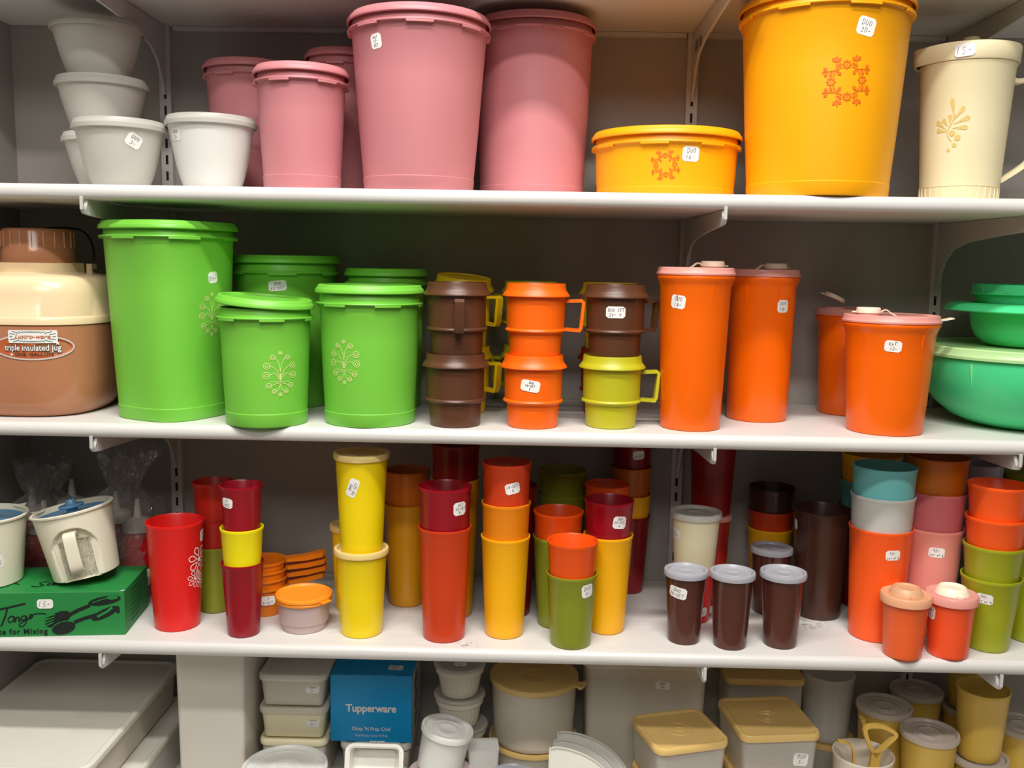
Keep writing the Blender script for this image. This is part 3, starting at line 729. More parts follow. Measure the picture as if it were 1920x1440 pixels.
def pour_container(x, y, z, rb, rt, h, label, st, cap_a, cap_d, tab=None, open_cap=False, fins=(-1.9, -.9)):
    t = thing('pouring_canister', label, 'canister', (x, y, z))
    R = lerp_r(rb, rt-.0045, h)
    pf = [(0, .0015), (rb-.006, .0015), (rb-.003, 0), (rb-.0008, .0008), (rb, .003), (R(h*.3), h*.3), (R(h*.7), h*.7), (R(h-.015), h-.015), (rt-.0028, h-.008), (rt-.0005, h-.004), (rt, h-.001), (rt-.001, h+.0012), (rt-.003, h+.001), (R(h-.02)-.002, h-.02), (rb-.004, .004), (0, .004)]
    b = mesh('body', [lathe(pf, 64)], 'orange_clear', t)
    for a in fins:
        v, fc = [(R(h-.05), -.0006, h-.042), (R(h-.05), .0006, h-.042), (rt-.003, .0006, h-.011), (rt-.003, -.0006, h-.011), (R(h-.02)-.001, -.0006, h-.011), (R(h-.02)-.001, .0006, h-.011)], [(0, 1, 2, 3), (0, 3, 4), (1, 5, 2), (3, 2, 5, 4), (0, 4, 5, 1)]
        mesh('fin', [(v, fc)], 'orange_clear', b, Matrix.Rotation(toward(x, y)+a+1.4, 4, 'Z'), flat=True)
    L = rt+.0006
    lp = [(L-.002, h+.0012), (L, h+.0014), (L+.0003, h+.0035), (L-.0012, h+.005), (L-.0022, h+.0105), (L-.004, h+.0115), (L-.0055, h+.0095), (0, h+.009), (0, h+.0078), (L-.006, h+.008), (L-.004, h+.003), (L-.002, h+.0012)]
    l = mesh('lid', [lathe(lp, 64)], 'salmon_lid', t)
    cx, cy = cap_d*math.cos(cap_a), cap_d*math.sin(cap_a)
    if tab is not None:
        mesh('pull_tab', [strap([(L-.003, h+.0035), (L+.010, h+.005), (L+.021, h+.0072)], .012, .0016)], 'pour_cap', l, Matrix.Rotation(tab, 4, 'Z'))
    mesh('spout', [lathe([(.0, h+.009), (.0155, h+.009), (.0150, h+.0125), (0, h+.0125)], 28, cx=cx, cy=cy)], 'salmon_lid', l)
    if not open_cap:
        c = mesh('pour_cap', [lathe([(.0, h+.0125), (.0165, h+.0125), (.0168, h+.0135), (.0158, h+.0192), (.0145, h+.0202), (0, h+.0202)], 28, cx=cx, cy=cy)], 'pour_cap', t)
        v, fc = strap([tuple(p) for p in smooth_path([(.0155, .0135), (.022, .0175), (.030, .0125), (.036, .0098)], 5)], .006, .0012)
        mesh('hinge_strap', [(v, fc)], 'pour_cap', c, Matrix.Translation((cx, cy, h)) @ Matrix.Rotation(cap_a+PI, 4, 'Z'))
        mesh('thumb_tab', [box(.0150, .0215, -.004, .004, .0132, .0146)], 'pour_cap', c, Matrix.Translation((cx, cy, h)) @ Matrix.Rotation(cap_a, 4, 'Z'), flat=True)
    else:
        v, fc = lathe([(0, 0), (.0165, 0), (.0168, .001), (.016, .006), (.0145, .006), (.014, .002), (0, .002)], 28)
        mesh('pour_cap', [(v, fc), box(-.023, -.016, -.004, .004, 0, .0013)], 'pour_cap', t, Matrix.Translation((cx-.002, cy, h+.024)) @ Matrix.Rotation(.42, 4, 'Y'))
    for q in st:
        s, zc, w_, h_, ro, lines = q
        sticker(t, on_round(R, toward(x, y)+math.asin(s), zc, math.radians(ro)), lines, w_, h_)
pour_container(.2286, -.2397, Z2, .0410, .0530, .2094, 'tall orange pouring canister with salmon lid, beside the olive mug', [(-.46, .175, .021, .018, -7, ['DUO', '18-'])], .25, .024)
pour_container(.3419, -.152, Z2, .0432, .0522, .2079, 'tall orange pouring canister standing behind and beside its tall twin', [(.62, .168, .018, .018, 0, ['DUO', '18-'])], .3, .02)
pour_container(.5010, -.078, Z2, .0448, .0560, .1510, 'short orange pouring canister with flipped-open cap, behind its twin', [(.12, .118, .021, .0165, 0, ['KAT', '12-'])], 2.9, .028, open_cap=True)
pour_container(.4983, -.2383, Z2, .0500, .0636, .1500, 'short orange pouring canister with lid tab, in front of its twin', [(.08, .122, .0215, .015, -4, ['KAT', '12-'])], 2.85, .030, tab=.05, fins=(-1.95, -.62))

def green_bowls():
    x, y = .7349, -.16
    t = thing('mixing_bowl', 'large aqua green mixing bowl with pale green lid', 'bowl', (x, y, Z2))
    h = .106
    o_ = [(.066, 0), (.085, .004), (.105, .013), (.126, .030), (.1405, .050), (.148, .072), (.1505, .09), (.1505, h-.003)]
    pf = [(0, .0015), (.060, .0015)]+o_+[(.1535, h-.002), (.1535, h), (.1485, h+.0005)]+[(r-.0022, q+.0015) for r, q in o_[::-1][1:]]+[(0, .004)]
    b = mesh('body', [lathe(pf, 88)], 'aqua', t)
    for a in (-2.55, -1.2):
        v = [(.1495, -.0012, .095), (.1495, .0012, .095), (.1545, 0, .095), (.146, 0, .062), (.1440, 0, .06)]
        mesh('fin', [(v, [(0, 2, 3), (1, 3, 2), (0, 1, 2), (0, 3, 1)])], 'aqua_lid', b, Matrix.Rotation(a, 4, 'Z'), flat=True)
    mesh('lid', [lathe([(.1525, h-.005), (.1548, h-.0046), (.1552, h-.001), (.1530, h+.0012), (.1520, h+.0085), (.1500, h+.0102), (.1470, h+.0092), (.1450, h+.0075), (0, h+.0075), (0, h+.006), (.147, h+.006), (.152, h-.001), (.1525, h-.005)], 88)], 'aqua_lid', t)
    zb = Z2+h+.0076
    t2 = thing('brimmed_bowl', 'aqua green bowl with wide flat brim on the large mixing bowl', 'bowl', (.739, -.150, zb))
    o2 = [(.052, 0), (.066, .004), (.077, .014), (.083, .028), (.0855, .045), (.086, .058)]
    def osec(a): return super_sec(3.2, .3)(a) if False else 1
    pf = [(0, .0015), (.047, .0015)]+o2+[(.108, .0555), (.1215, .0515), (.1225, .0530), (.1165, .0600), (.108, .0625), (.085, .0628)]+[(r-.0022, q+.0015) for r, q in o2[::-1][1:]]+[(0, .004)]
    mesh('body', [lathe(pf, 88)], 'aqua', t2)
    t3 = thing('shallow_bowl', 'shallow aqua green bowl with thin rim, nested on the brimmed bowl', 'bowl', (.739, -.150, zb+.0632))
    pf = [(0, -.02), (.06, -.02), (.078, .0), (.082, .012), (.0865, .0125), (.0868, .014), (.0825, .015), (.083, .0265), (.0815, .0268), (.079, .002), (.06, -.018), (0, -.018)]
    mesh('body', [lathe(pf, 72)], 'aqua', t3)
    for k in range(12): mesh('grip_rib', [box(.0815, .0838, -.0035, .0035, .0152, .0262)], 'aqua', t3, Matrix.Rotation(k*PI/6+.1, 4, 'Z'), flat=True)
green_bowls()

# ------------------------------------------------------------------ third shelf: tumblers
def cups(x, y, rb, rt, h, rows, group=None, **k):
    """rows from the bottom: (rim height, colour, label, stickers given by distance below the rim)"""
    for rim, mat, label, *st in rows:
        S_ = [(s, h-d, w_, h_, ro, ln) for s, d, w_, h_, ro, ln in st] if st else None
        tumbler(x, y, Z3+rim-h+.0002, rb, rt, h, mat, label, S_, group=group, **k)
def daisy(t, R):
    f = on_round(R, toward(-.499, -.2373)+.98, .088)
    mesh('printed_ornament', orn_daisies(f, .066), 'white_print', t, flat=True)
    sticker(t, on_round(R, toward(-.499, -.2373)+1.28, .134), ['DUO', '5-'], .017, .017)
tumbler(-.499, -.2373, Z3, .0315, .0392, .1554, 'red', 'bright red tumbler with white daisy print beside the green box', more=daisy)
cups(-.4647, -.172, .0235, .0295, .101, [(.101, 'moss', 'olive tumbler at the bottom of the stack behind the daisy tumbler'), (.1403, 'red_dull', 'middle red tumbler of the stack behind the daisy tumbler'), (.1979, 'red_dull', 'topmost red tumbler of the stack behind the daisy tumbler')])
cups(-.395, -.2622, .0222, .0288, .1052, [(.1052, 'crimson', 'crimson tumbler at the bottom under a lemon yellow one'), (.1553, 'lemon', 'lemon yellow tumbler between two crimson ones'), (.2157, 'crimson', 'crimson tumbler with sticker on top of the lemon yellow one', (-.69, .021, .018, .014, -5, ['9', 'NT3']))])
tumbler(-.2296, -.2476, Z3, .0292, .0358, .1205, 'sun_yellow', 'lower yellow tumbler with cream lid, carrying another', lid='cream_seal')
tumbler(-.2290, -.2476, Z3+.1212, .0292, .0362, .1365, 'sun_yellow', 'upper yellow tumbler with cream lid and slanted sticker', [(-.36, .097, .027, .0145, 68, ['DUO', '48-SET'])], lid='cream_seal')
tumbler(-.2603, -.155, Z3, .0250, .0305, .128, 'sun_yellow', 'small yellow lidded tumbler hidden behind the stacked yellow pair', lid='cream_seal')
cups(-.1806, -.1253, .0271, .0345, .1598, [(.1598, 'mustard', 'mustard tumbler behind the yellow pair'), (.211, 'ochre', 'ochre tumbler stacked in the mustard one')])
cups(-.1027, -.169, .0267, .0357, .2101, [(.2101, 'mustard', 'tall mustard tumbler behind the red one with sticker')])
cups(-.1027, -.169, .0288, .0352, .150, [(.262, 'dark_red', 'dark red tumbler standing in the tall mustard one')])
cups(-.1107, -.2567, .0294, .0366, .1615, [(.1615, 'rust', 'tall red tumbler at the front holding a crimson one'), (.2188, 'crimson', 'crimson tumbler with sticker set in the tall red one', (.58, .026, .020, .0185, 2, ['KAT', '28-SET', '8']))])
cups(-.0255, -.2406, .0274, .0340, .1448, [(.1448, 'amber', 'amber yellow tumbler at the bottom of a three-colour stack'), (.1936, 'tangerine', 'tangerine tumbler between amber and rust ones'), (.2505, 'rust', 'rust red tumbler with sticker topping the three-colour stack', (.27, .031, .021, .0155, 12, ['18-SET', '8']))])
cups(-.0165, -.1585, .028, .0355, .1985, [(.1985, 'dark_red', 'tall dark red tumbler hidden behind the three-colour stack')])
cups(.0598, -.09, .028, .0374, .1704, [(.1704, 'moss', 'lower shaded olive tumbler at the back'), (.2081, 'moss', 'upper shaded olive tumbler at the back')])
cups(.0506, -.1993, .0275, .0360, .1342, [(.1342, 'moss', 'olive tumbler half hidden behind the front olive one'), (.1711, 'orange_cup', 'orange tumbler stacked behind the front orange and olive pair')])
cups(.0684, -.2706, .0283, .0346, .1029, [(.1029, 'moss', 'short olive tumbler with sticker at the shelf front', (.65, .018, .019, .0185, 6, ['DUO', '4-'])), (.1484, 'orange_cup', 'orange tumbler standing in the short olive one')])
cups(.1222, -.2166, .0267, .0348, .1433, [(.1433, 'amber', 'amber yellow tumbler under a crimson one beside the short olive tumbler'), (.1937, 'crimson', 'crimson tumbler with sticker set in the amber yellow one', (.47, .026, .0205, .018, -6, ['DUO', '24-SET', '4']))])
cups(.1265, -.13, .028, .0340, .1959, [(.1959, 'orange_cup', 'orange tumbler rim showing behind the crimson one with sticker')])
cups(.1719, -.0473, .0245, .0319, .1268, [(.1268, 'dark_red', 'dark red tumbler at the bottom of a four-high stack by the upright'), (.1613, 'amber', 'amber tumbler in the four-high stack by the upright'), (.2066, 'ochre', 'brownish orange tumbler in the four-high stack by the upright'), (.252, 'dark_red', 'dark red tumbler topping the four-high stack by the upright', (.35, .022, .019, .014, 4, ['20-SET']))])
tumbler(.2932, -.09, Z3, .026, .0306, .139, 'red_dull', 'red lidded tumbler carrying a tall dark red one', lid='salmon_lid')
tumbler(.2932, -.09, Z3+.1396, .0295, .0358, .126, 'dark_red', 'tall dark red tumbler standing on a red lidded one')
tumbler(.2570, -.17, Z3, .0235, .0285, .0790, 'red', 'small red lidded tumbler under the cream cup', [(.63, .019, .013, .014, 0, ['15-'])], lid='salmon_lid')
tumbler(.2559, -.17, Z3+.0796, .0295, .0352, .0830, 'cream_cup', 'cream cup with grey lid standing on a small red tumbler', [(-.84, .056, .019, .015, -6, ['20-'])], lid='frost_lid')
G_ = 'brown lidded tumblers at the shelf front'
tumbler(.2302, -.2509, Z3, .0224, .0280, .0999, 'brown_cup', 'brown lidded tumbler with price sticker', [(-.4, .077, .0265, .0165, -8, ['DUO', '20-SET'])], lid='smoky_lid')
tumbler(.2925, -.2655, Z3, .0227, .0285, .1032, 'brown_cup', 'brown lidded tumbler without sticker, next to the stickered brown one', lid='smoky_lid')
tumbler(.3649, -.2577, Z3, .0228, .0292, .1022, 'brown_cup', 'brown lidded tumbler standing before the hindmost brown lidded one', lid='smoky_lid')
tumbler(.3812, -.130, Z3, .0238, .0290, .0985, 'brown_cup', 'brown lidded tumbler standing back beside the large open brown one', lid='smoky_lid')
cups(.3999, -.045, .0275, .0355, .1106, [(.1106, 'amber', 'amber tumbler at the bottom of the stack behind the brown lidded tumblers'), (.1399, 'rust', 'rust tumbler in the stack behind the brown lidded tumblers'), (.177, 'dark_brown', 'near-black brown tumbler topping the stack behind the brown lidded ones')])
tumbler(.4542, -.1359, Z3, .0331, .0425, .1659, 'dark_brown', 'large open dark brown tumbler', [(-.92, .142, .012, .016, 0, ['5'])])
cups(.5126, -.2153, .0355, .0430, .1624, [(.1624, 'coral', 'large coral orange tumbler with set sticker', (.44, .031, .0205, .0145, 2, ['42-', 'set of 6'])), (.2095, 'pale_grey', 'pale grey tumbler between coral and teal ones'), (.2508, 'teal', 'teal tumbler topping the coral and grey stack')])
cups(.5966, -.193, .0330, .0415, .1583, [(.1583, 'rose', 'large rose pink tumbler with set sticker', (.18, .029, .0215, .0145, -2, ['42-', 'set of 6'])), (.2113, 'mauve', 'mauve tumbler stacked in the rose pink one'), (.2615, 'ochre', 'ochre tumbler topping the rose and mauve stack')])
cups(.6585, -.2488, .0284, .0392, .1042, [(.1042, 'bright_olive', 'olive tumbler with set sticker at the bottom of a four-high stack', (-.17, .025, .0215, .0145, -2, ['40-', 'set of 8'])), (.1498, 'bright_olive', 'second olive tumbler under two coral ones'), (.1889, 'coral', 'lower coral tumbler above two olive ones'), (.2353, 'coral', 'upper coral tumbler topping the olive and coral stack')])
cups(.7365, -.2141, .0285, .0380, .1282, [(.1282, 'bright_olive', 'olive tumbler with sticker beside the four-high olive and coral stack', (-.72, .026, .018, .0145, 0, ['set of 8'])), (.172, 'coral', 'coral tumbler standing in the olive one beside the four-high stack')])
cups(.5406, -.088, .034, .0445, .160, [(.160, 'dark_red', 'dark tumbler hidden behind the coral and grey stack'), (.2002, 'teal', 'shaded teal tumbler behind the coral and grey stack'), (.2434, 'amber', 'shaded amber tumbler on the teal one at the back')])
cups(.7072, -.08, .030, .0384, .2311, [(.2311, 'cool_grey', 'tall grey tumbler at the back behind the olive and coral stack')])
cups(.7872, -.08, .030, .0390, .2199, [(.2199, 'moss', 'tall dark olive tumbler at the back next to the grey one')])

def shaker(x, y, rb, rt, h, mat, lm, cm, label, st=None):
    def top(t, R):
        L = rt+.0008; z = h
        l = mesh('lid', [lathe([(L+.0006, z-.007), (L+.002, z-.0066), (L+.0024, z+.003), (L+.001, z+.0052), (L-.003, z+.0056), (L-.005, z+.0046), (0, z+.0046), (0, z+.003), (L-.004, z+.003), (L+.0006, z-.007)], 56)], lm, t)
        mesh('flip_cap', [lathe([(0, z+.0046), (.0225, z+.0046), (.0222, z+.0062), (.0185, z+.0128), (.017, z+.0142), (.0155, z+.0138), (.0145, z+.0118), (0, z+.0118)], 40), box(-.004, .004, -.0255, -.020, z+.0046, z+.0075)], cm, l)
    tumbler(x, y, Z3, rb, rt, h, mat, label, st, name='shaker', cat='shaker', more=top)
shaker(.5258, -.2856, .0250, .0306, .0830, 'shaker_orange', 'peach_lid', 'peach_lid', 'small orange shaker with yellowish peach lid')
shaker(.5912, -.2790, .0262, .0314, .0830, 'shaker_coral', 'salmon_lid', 'pour_cap', 'small coral shaker with pink lid, pale cap and side sticker', [(-.80, .062, .016, .019, -4, ['KAT', '15-'])])

# measuring cups with flat handles
for k in range(4):
    z0 = .0002+k*.0125
    t = thing('measuring_cup', ['orange measuring cup at the bottom of the nest, with sticker', 'second orange measuring cup up in the nest', 'third orange measuring cup up in the nest', 'uppermost orange measuring cup of the nest'][k], 'measuring cup', (-.3885, -.1745, Z3+z0), group='nested measuring cups')
    r = .0345-.0012*k; h = .043
    mesh('body', [lathe([(0, .001), (r*.83, 0), (r*.86, .002), (r*.93, h*.9), (r, h-.004), (r+.0006, h-.002), (r+.0002, h), (r-.0012, h-.0004), (r*.9, h*.88), (r*.82, .003), (0, .003)], 48)], 'measure_orange', t)
    L = .098-.003*abs(k-1)
    hv = [(r-.001, -.010, h-.0022), (r+.03, -.0065, h-.0015), (L-.006, -.0085, h+.0015), (L, -.0045, h+.0022), (L, .0045, h+.0022), (L-.006, .0085, h+.0015), (r+.03, .0065, h-.0015), (r-.001, .010, h-.0022)]
    n = len(hv)
    V = hv+[(a, b, c-.0075 if i in (1, 2, 5, 6) else c-.004) for i, (a, b, c) in enumerate(hv)]
    Fc = [tuple(range(n)), tuple(range(2*n-1, n-1, -1))]+[(i, n+i, n+(i+1) % n, (i+1) % n) for i in range(n)]
    mesh('handle', [(V, Fc)], 'measure_orange', t, Matrix.Rotation(.62-.05*k, 4, 'Z'), flat=True)
    if k == 0: sticker(t, on_round(lambda z: r*.95, toward(-.3885, -.1745)+.12, .026), ['9', '4-SET'], .021, .014)

t = thing('small_pot', 'small clear pot with orange lid beside the crimson tumbler', 'container', (-.3152, -.2351, Z3))
mesh('body', [lathe([(0, .002), (.027, .002), (.029, 0), (.031, .001), (.0315, .004), (.0325, .012), (.0345, .0125), (.0352, .014), (.0372, .044), (.0378, .046), (.0360, .046), (.0335, .014), (.030, .004), (0, .004)], 56)], 'clear_pot', t)
l = mesh('lid', [lathe([(.0385, .0415), (.0398, .042), (.0402, .0445), (.0392, .046), (.0408, .0468), (.0412, .0485), (.0402, .0512), (.0382, .0522), (.0362, .0512), (.0350, .0496), (.02, .0492), (0, .0492), (0, .0478), (.036, .0478), (.0385, .0415)], 56)], 'lid_orange', t)
mesh('pull_tab', [arc_ring(.0395, .0465, .0455, .0470, -.75, -.35, 8)], 'lid_orange', l)

# green box with the cream pots on it
def tongs_box():
    H, Lg, D = .0633, .258, .1115
    t = thing('tongs_box', 'green cardboard box printed with salad tongs under the cream pots', 'box', (-.5576, -.2792, Z3+.0002), .111)
    b = mesh('carton', [rr_sweep([(0, 0), (.0004, .0006), (.0004, H-.0006), (0, H)], Lg/2, D/2, .0008, 2)], 'box_green', t, Matrix.Translation((-Lg/2, D/2, 0)), flat=True)
    f = on_plane((0, 0, 0), (1, 0, 0), (0, 0, 1))
    P = lambda zx, zy: ((zx*.264-235)*.000722+.0016, (1190-(840+zy*.264))*.00078+.0004)
    ell = lambda cx, cy, rx, ry, rot: [P(*p) for p in circ(cx, cy, rx, 22, ry/rx, rot)]
    art = [blob(f, ell(412, 1208, 98, 46, -.42), off=.0007), blob(f, ell(450, 1270, 84, 44, -.25), off=.0013)]
    art += [ribbon(f, [P(*p) for p in q], w_, off=.001) for q, w_ in [([(495, 1178), (560, 1145), (640, 1115)], .0048), ([(525, 1232), (600, 1205), (690, 1180)], .0048)]]
    art += [blob(f, ell(745, 1083, 118, 30, -.16), off=.001), blob(f, ell(745, 1172, 105, 30, -.42), off=.0011), blob(f, ell(838, 1148, 14, 26, 0), off=.0012)]
    mesh('printed_tongs', art, 'black_print', t, flat=True)
    cut = [ribbon(f, [P(318, 1192+i*21), P(395-i*6, 1172+i*19)], .0016, off=.0016) for i in range(4)]
    cut += [ribbon(f, [P(*p) for p in circ(450, 1270, 88, 26, .52, -.25)][10:24], .0011, off=.0016), ribbon(f, [P(*q) for q in [(660, 1095), (740, 1070), (830, 1062)]], .0011, off=.0016), ribbon(f, [P(*q) for q in [(690, 1195), (760, 1160), (800, 1130)]], .0035, off=.0016), blob(f, ell(800, 1062, 42, 13, -.05), off=.0016)]
    mesh('print_highlights', cut, 'box_green', t, flat=True)
    strokes = [([(-40, 1140), (60, 1122), (190, 1094)], .0026), ([(62, 1122), (45, 1180), (12, 1252)], .0024), ([(92, 1180), (66, 1195), (68, 1222), (95, 1216), (104, 1190), (92, 1180), (112, 1192), (108, 1222), (126, 1192), (140, 1190), (138, 1220), (158, 1196)], .0017),
               ([(190, 1180), (160, 1185), (158, 1208), (182, 1204), (194, 1180), (188, 1225), (160, 1255), (138, 1246), (160, 1224), (205, 1200), (222, 1170), (236, 1185), (212, 1202), (240, 1172), (290, 1166), (330, 1170)], .0016), ([(-30, 1075), (0, 1068), (6, 1085), (-6, 1100), (6, 1110)], .0014)]
    mesh('script_lettering', [ribbon(f, [tuple(p) for p in smooth_path([P(*q) for q in st_], 5)], w_, off=.001) for st_, w_ in strokes], 'black_print', t, flat=True)
    c = P(150, 1292)
    mesh('lettering', [type_set('ate for Mixing', .0112, lambda a, b, o=.001: f(a+c[0], b+c[1], .001), .0003, sx=.98, space=1.12)], 'black_print', t, flat=True)
    g = on_plane((0, 0, H), (1, 0, 0), (0, 1, 0))
    def top(q): return [((zx*.264-235)*.00075, .012+(1015-zy)*.00052) for zx, zy in q]
    mesh('top_lettering', [ribbon(g, [tuple(p) for p in smooth_path(top(q), 5)], .0022, off=.001) for q in ([(300, 955), (255, 960), (262, 975), (292, 982), (268, 996), (215, 990)], [(352, 960), (318, 970), (322, 985), (350, 978), (356, 960), (360, 985), (385, 975)], [(-20, 985), (40, 960), (120, 975)])], 'black_print', t, flat=True)
    s = on_plane((.0004, 0, 0), (0, 1, 0), (0, 0, 1))
    rnd = random.Random(3)
    mesh('side_lettering', [ribbon(s, [(.030, .054-k*.0072), (.030+rnd.uniform(.035, .06), .054-k*.0072)], .0011, off=.0006) for k in range(7)]+[blob(s, circ(.027, .054-k*.0072, .0011, 6), off=.0006) for k in range(7)], 'black_print', t, flat=True)
    sticker(t, lambda a, b, o=.0005: f(a+P(327, 1098)[0], b+P(327, 1098)[1]*1.0, o+.0012), ['15-'], .0215, .0135)
    mesh('worn_corner', [blob(lambda a, b, o: g(a, b, .0006), [(-.006, .0012), (-.002, 0), (.0002, .001), (.0002, .005), (-.003, .003)])], 'paper', t, flat=True)
tongs_box()

def cream_pot(x, y, z, rb, rt, h, label, tilt, ha, spout_a, st=None, cat='pot'):
    t = thing('lidded_pot', label, cat, (x, y, z), 0, 'cream pots with blue lids', tilt)
    R = lerp_r(rb, rt, h); n = 200
    prof = [(0, .001), (rb-.005, .001), (rb-.003, 0), (rb, .002)]+[(R(h*i/60), h*i/60) for i in range(1, 58)]+[(rt, h-.004), (rt+.0022, h-.0025), (rt+.0026, h), (rt+.001, h+.0012), (rt-.0015, h+.0004), (R(h*.6)-.002, h*.6), (rb-.003, .003), (0, .003)]
    V, Fc = lathe(prof, n)
    if ha is not None:
        W = []
        d0 = rb*.83
        for (px, py, pz) in V:
            a = math.atan2(py, px); dd = (a-ha+PI) % (2*PI)-PI; r = math.hypot(px, py)
            if abs(dd) < 1.0 and r > rb*.9 and pz < h*.86:
                lat = abs(r*math.sin(dd))/(rb*.70)
                if lat < 1:
                    zt = h*(.42+.38*math.sqrt(1-lat*lat))
                    k_ = max(0, min(1, (1-lat)/.10, (zt-pz)/(h*.05))); k_ = k_*k_*(3-2*k_)
                    q = min(r, (d0-.002+.003*(pz/h))/math.cos(dd)); q = r+(q-r)*k_; px, py = px*q/r, py*q/r
            W.append((px, py, pz))
        V = W
    b = mesh('body', [(V, Fc)], 'cream_jug', t, angle=30)
    if spout_a is not None:
        v = [(rt-.004, -.013, h-.001), (rt-.004, .013, h-.001), (rt+.012, 0, h+.002), (rt-.002, 0, h-.024), (rt-.004, -.011, h-.018), (rt-.004, .011, h-.018), (rt+.007, 0, h-.014)]
        mesh('spout', [(v, [(0, 2, 1), (0, 4, 6, 2), (1, 2, 6, 5), (4, 3, 6), (5, 6, 3)])], 'cream_jug', b, Matrix.Rotation(spout_a, 4, 'Z'), flat=True)
    if ha is not None:
        path = smooth_path([(d0-.003, h*.70), (rb+.010, h*.72), (rb+.0165, h*.68), (rb+.0165, h*.42), (rb+.0145, h*.24), (rb+.008, h*.17)], 5)
        mesh('handle', [strap([tuple(p) for p in path], .0165, .005)], 'cream_jug', t, Matrix.Rotation(ha, 4, 'Z'), angle=30)
    ri = R(h*.9)-.0022
    l = mesh('lid', [lathe([(0, h-.012), (ri, h-.012), (ri, h-.007), (ri-.0015, h-.0065), (ri-.004, h-.009), (0, h-.009)], 56)], 'lid_blue', t)
    mesh('knob', [lathe([(0, h-.009), (.0085, h-.009), (.0075, h+.000), (.0165, h+.0015), (.0175, h+.0035), (.0160, h+.005), (.0075, h+.0055), (.0068, h+.011), (.0055, h+.0125), (0, h+.0125)], 32)], 'lid_blue', l)
    for q in (st or []):
        s, zc, w_, h_, ro, lines = q
        sticker(t, on_round(R, toward(x, y)+math.asin(s), zc, math.radians(ro)), lines, w_, h_)
ZB = Z3+.0638
cream_pot(-.7670, -.2490, ZB, .0460, .0550, .098, 'upright cream pot with blue lid and price sticker on the green box', None, None, 1.1, [(.18, .038, .0255, .0185, 14, ['14-45'])])
a = .19
cream_pot(-.6310, -.2310, ZB+.0445*math.sin(a)+.0004, .0445, .0535, .098, 'tilted cream creamer pot with strap handle and blue lid on the green box', (0, -a, 0), -1.27, PI-.1)

# squeeze bottles in plastic bags behind the box
def squeeze(x, y, label, h=.100):
    t = thing('squeeze_bottle', label, 'bottle', (x, y, Z3), group='bagged squeeze bottles')
    mesh('body', [lathe([(0, .001), (.022, 0), (.0245, .003), (.0245, h-.012), (.022, h-.003), (.019, h), (0, h)], 40)], 'squeeze_red', t)
    mesh('nozzle_cap', [lathe([(0, h), (.0235, h), (.0238, h+.002), (.0228, h+.013), (.018, h+.018), (.0075, h+.021), (.0062, h+.024), (.0032, h+.050), (0, h+.050)], 36)], 'squeeze_cap', t)
squeeze(-.6086, -.103, 'bagged red squeeze bottle with white nozzle beside the daisy tumbler')
squeeze(-.6640, -.055, 'bagged red squeeze bottle at the back behind the tilted cream pot')
squeeze(-.7560, -.105, 'bagged red squeeze bottle behind the upright cream pot', .095)
squeeze(-.7420, -.042, 'bagged red squeeze bottle against the wall behind both cream pots', .115)
squeeze(-.7990, -.060, 'bagged red squeeze bottle in the corner behind the upright cream pot', .105)
def bag(cx, cy, rx, ry, h, seed, label, lean=0):
    rows, n = 30, 64; V, Fc = [], []
    for j in range(rows+1):
        t = j/rows; z = h*t
        if t < .62: k = 1-.10*t
        elif t < .74: k = .938-(t-.62)/.12*.56
        else: k = .378+(t-.74)/.26*.42
        for i in range(n):
            a_ = 2*PI*i/n
            p = Vector((math.cos(a_)*1.6, math.sin(a_)*1.6, t*3.2+seed))
            d = noise.noise(p*1.7)*.16+abs(noise.noise(p*4.3))*.15+abs(noise.noise(p*9))*.07
            q = k*(1-d*(.35+2.2*t*t))
            x_, y_ = cx+rx*q*math.cos(a_)+lean*max(0, t-.6), min(cy+ry*q*math.sin(a_), -.004)
            V.append((max(x_, XC+.004), y_, Z3+.0006+z+noise.noise(p*3)*.012*max(0, t-.3)))
    for j in range(rows):
        for i in range(n):
            q = (i+1) % n; Fc.append((j*n+i, j*n+q, (j+1)*n+q, (j+1)*n+i))
    o = mesh('plastic_bag', [(V, Fc)], 'bag_film', angle=16)
    return tag(o, label, 'bag')
bag(-.637, -.083, .062, .066, .222, 2.3, 'crumpled clear plastic bag knotted over red bottles beside the slotted upright', .012)
bag(-.772, -.080, .056, .072, .205, 7.1, 'crumpled clear plastic bag over bottles in the corner behind the cream pots', .02)
o = mesh('paper_tag', [patch(on_plane((-.5855, -.148, Z3+.038), (1, .1, 0), (0, .1, 1)), .022, .026, .001)], 'paper', flat=True)
tag(o, 'white paper tag hanging between the green box and daisy tumbler', 'tag')

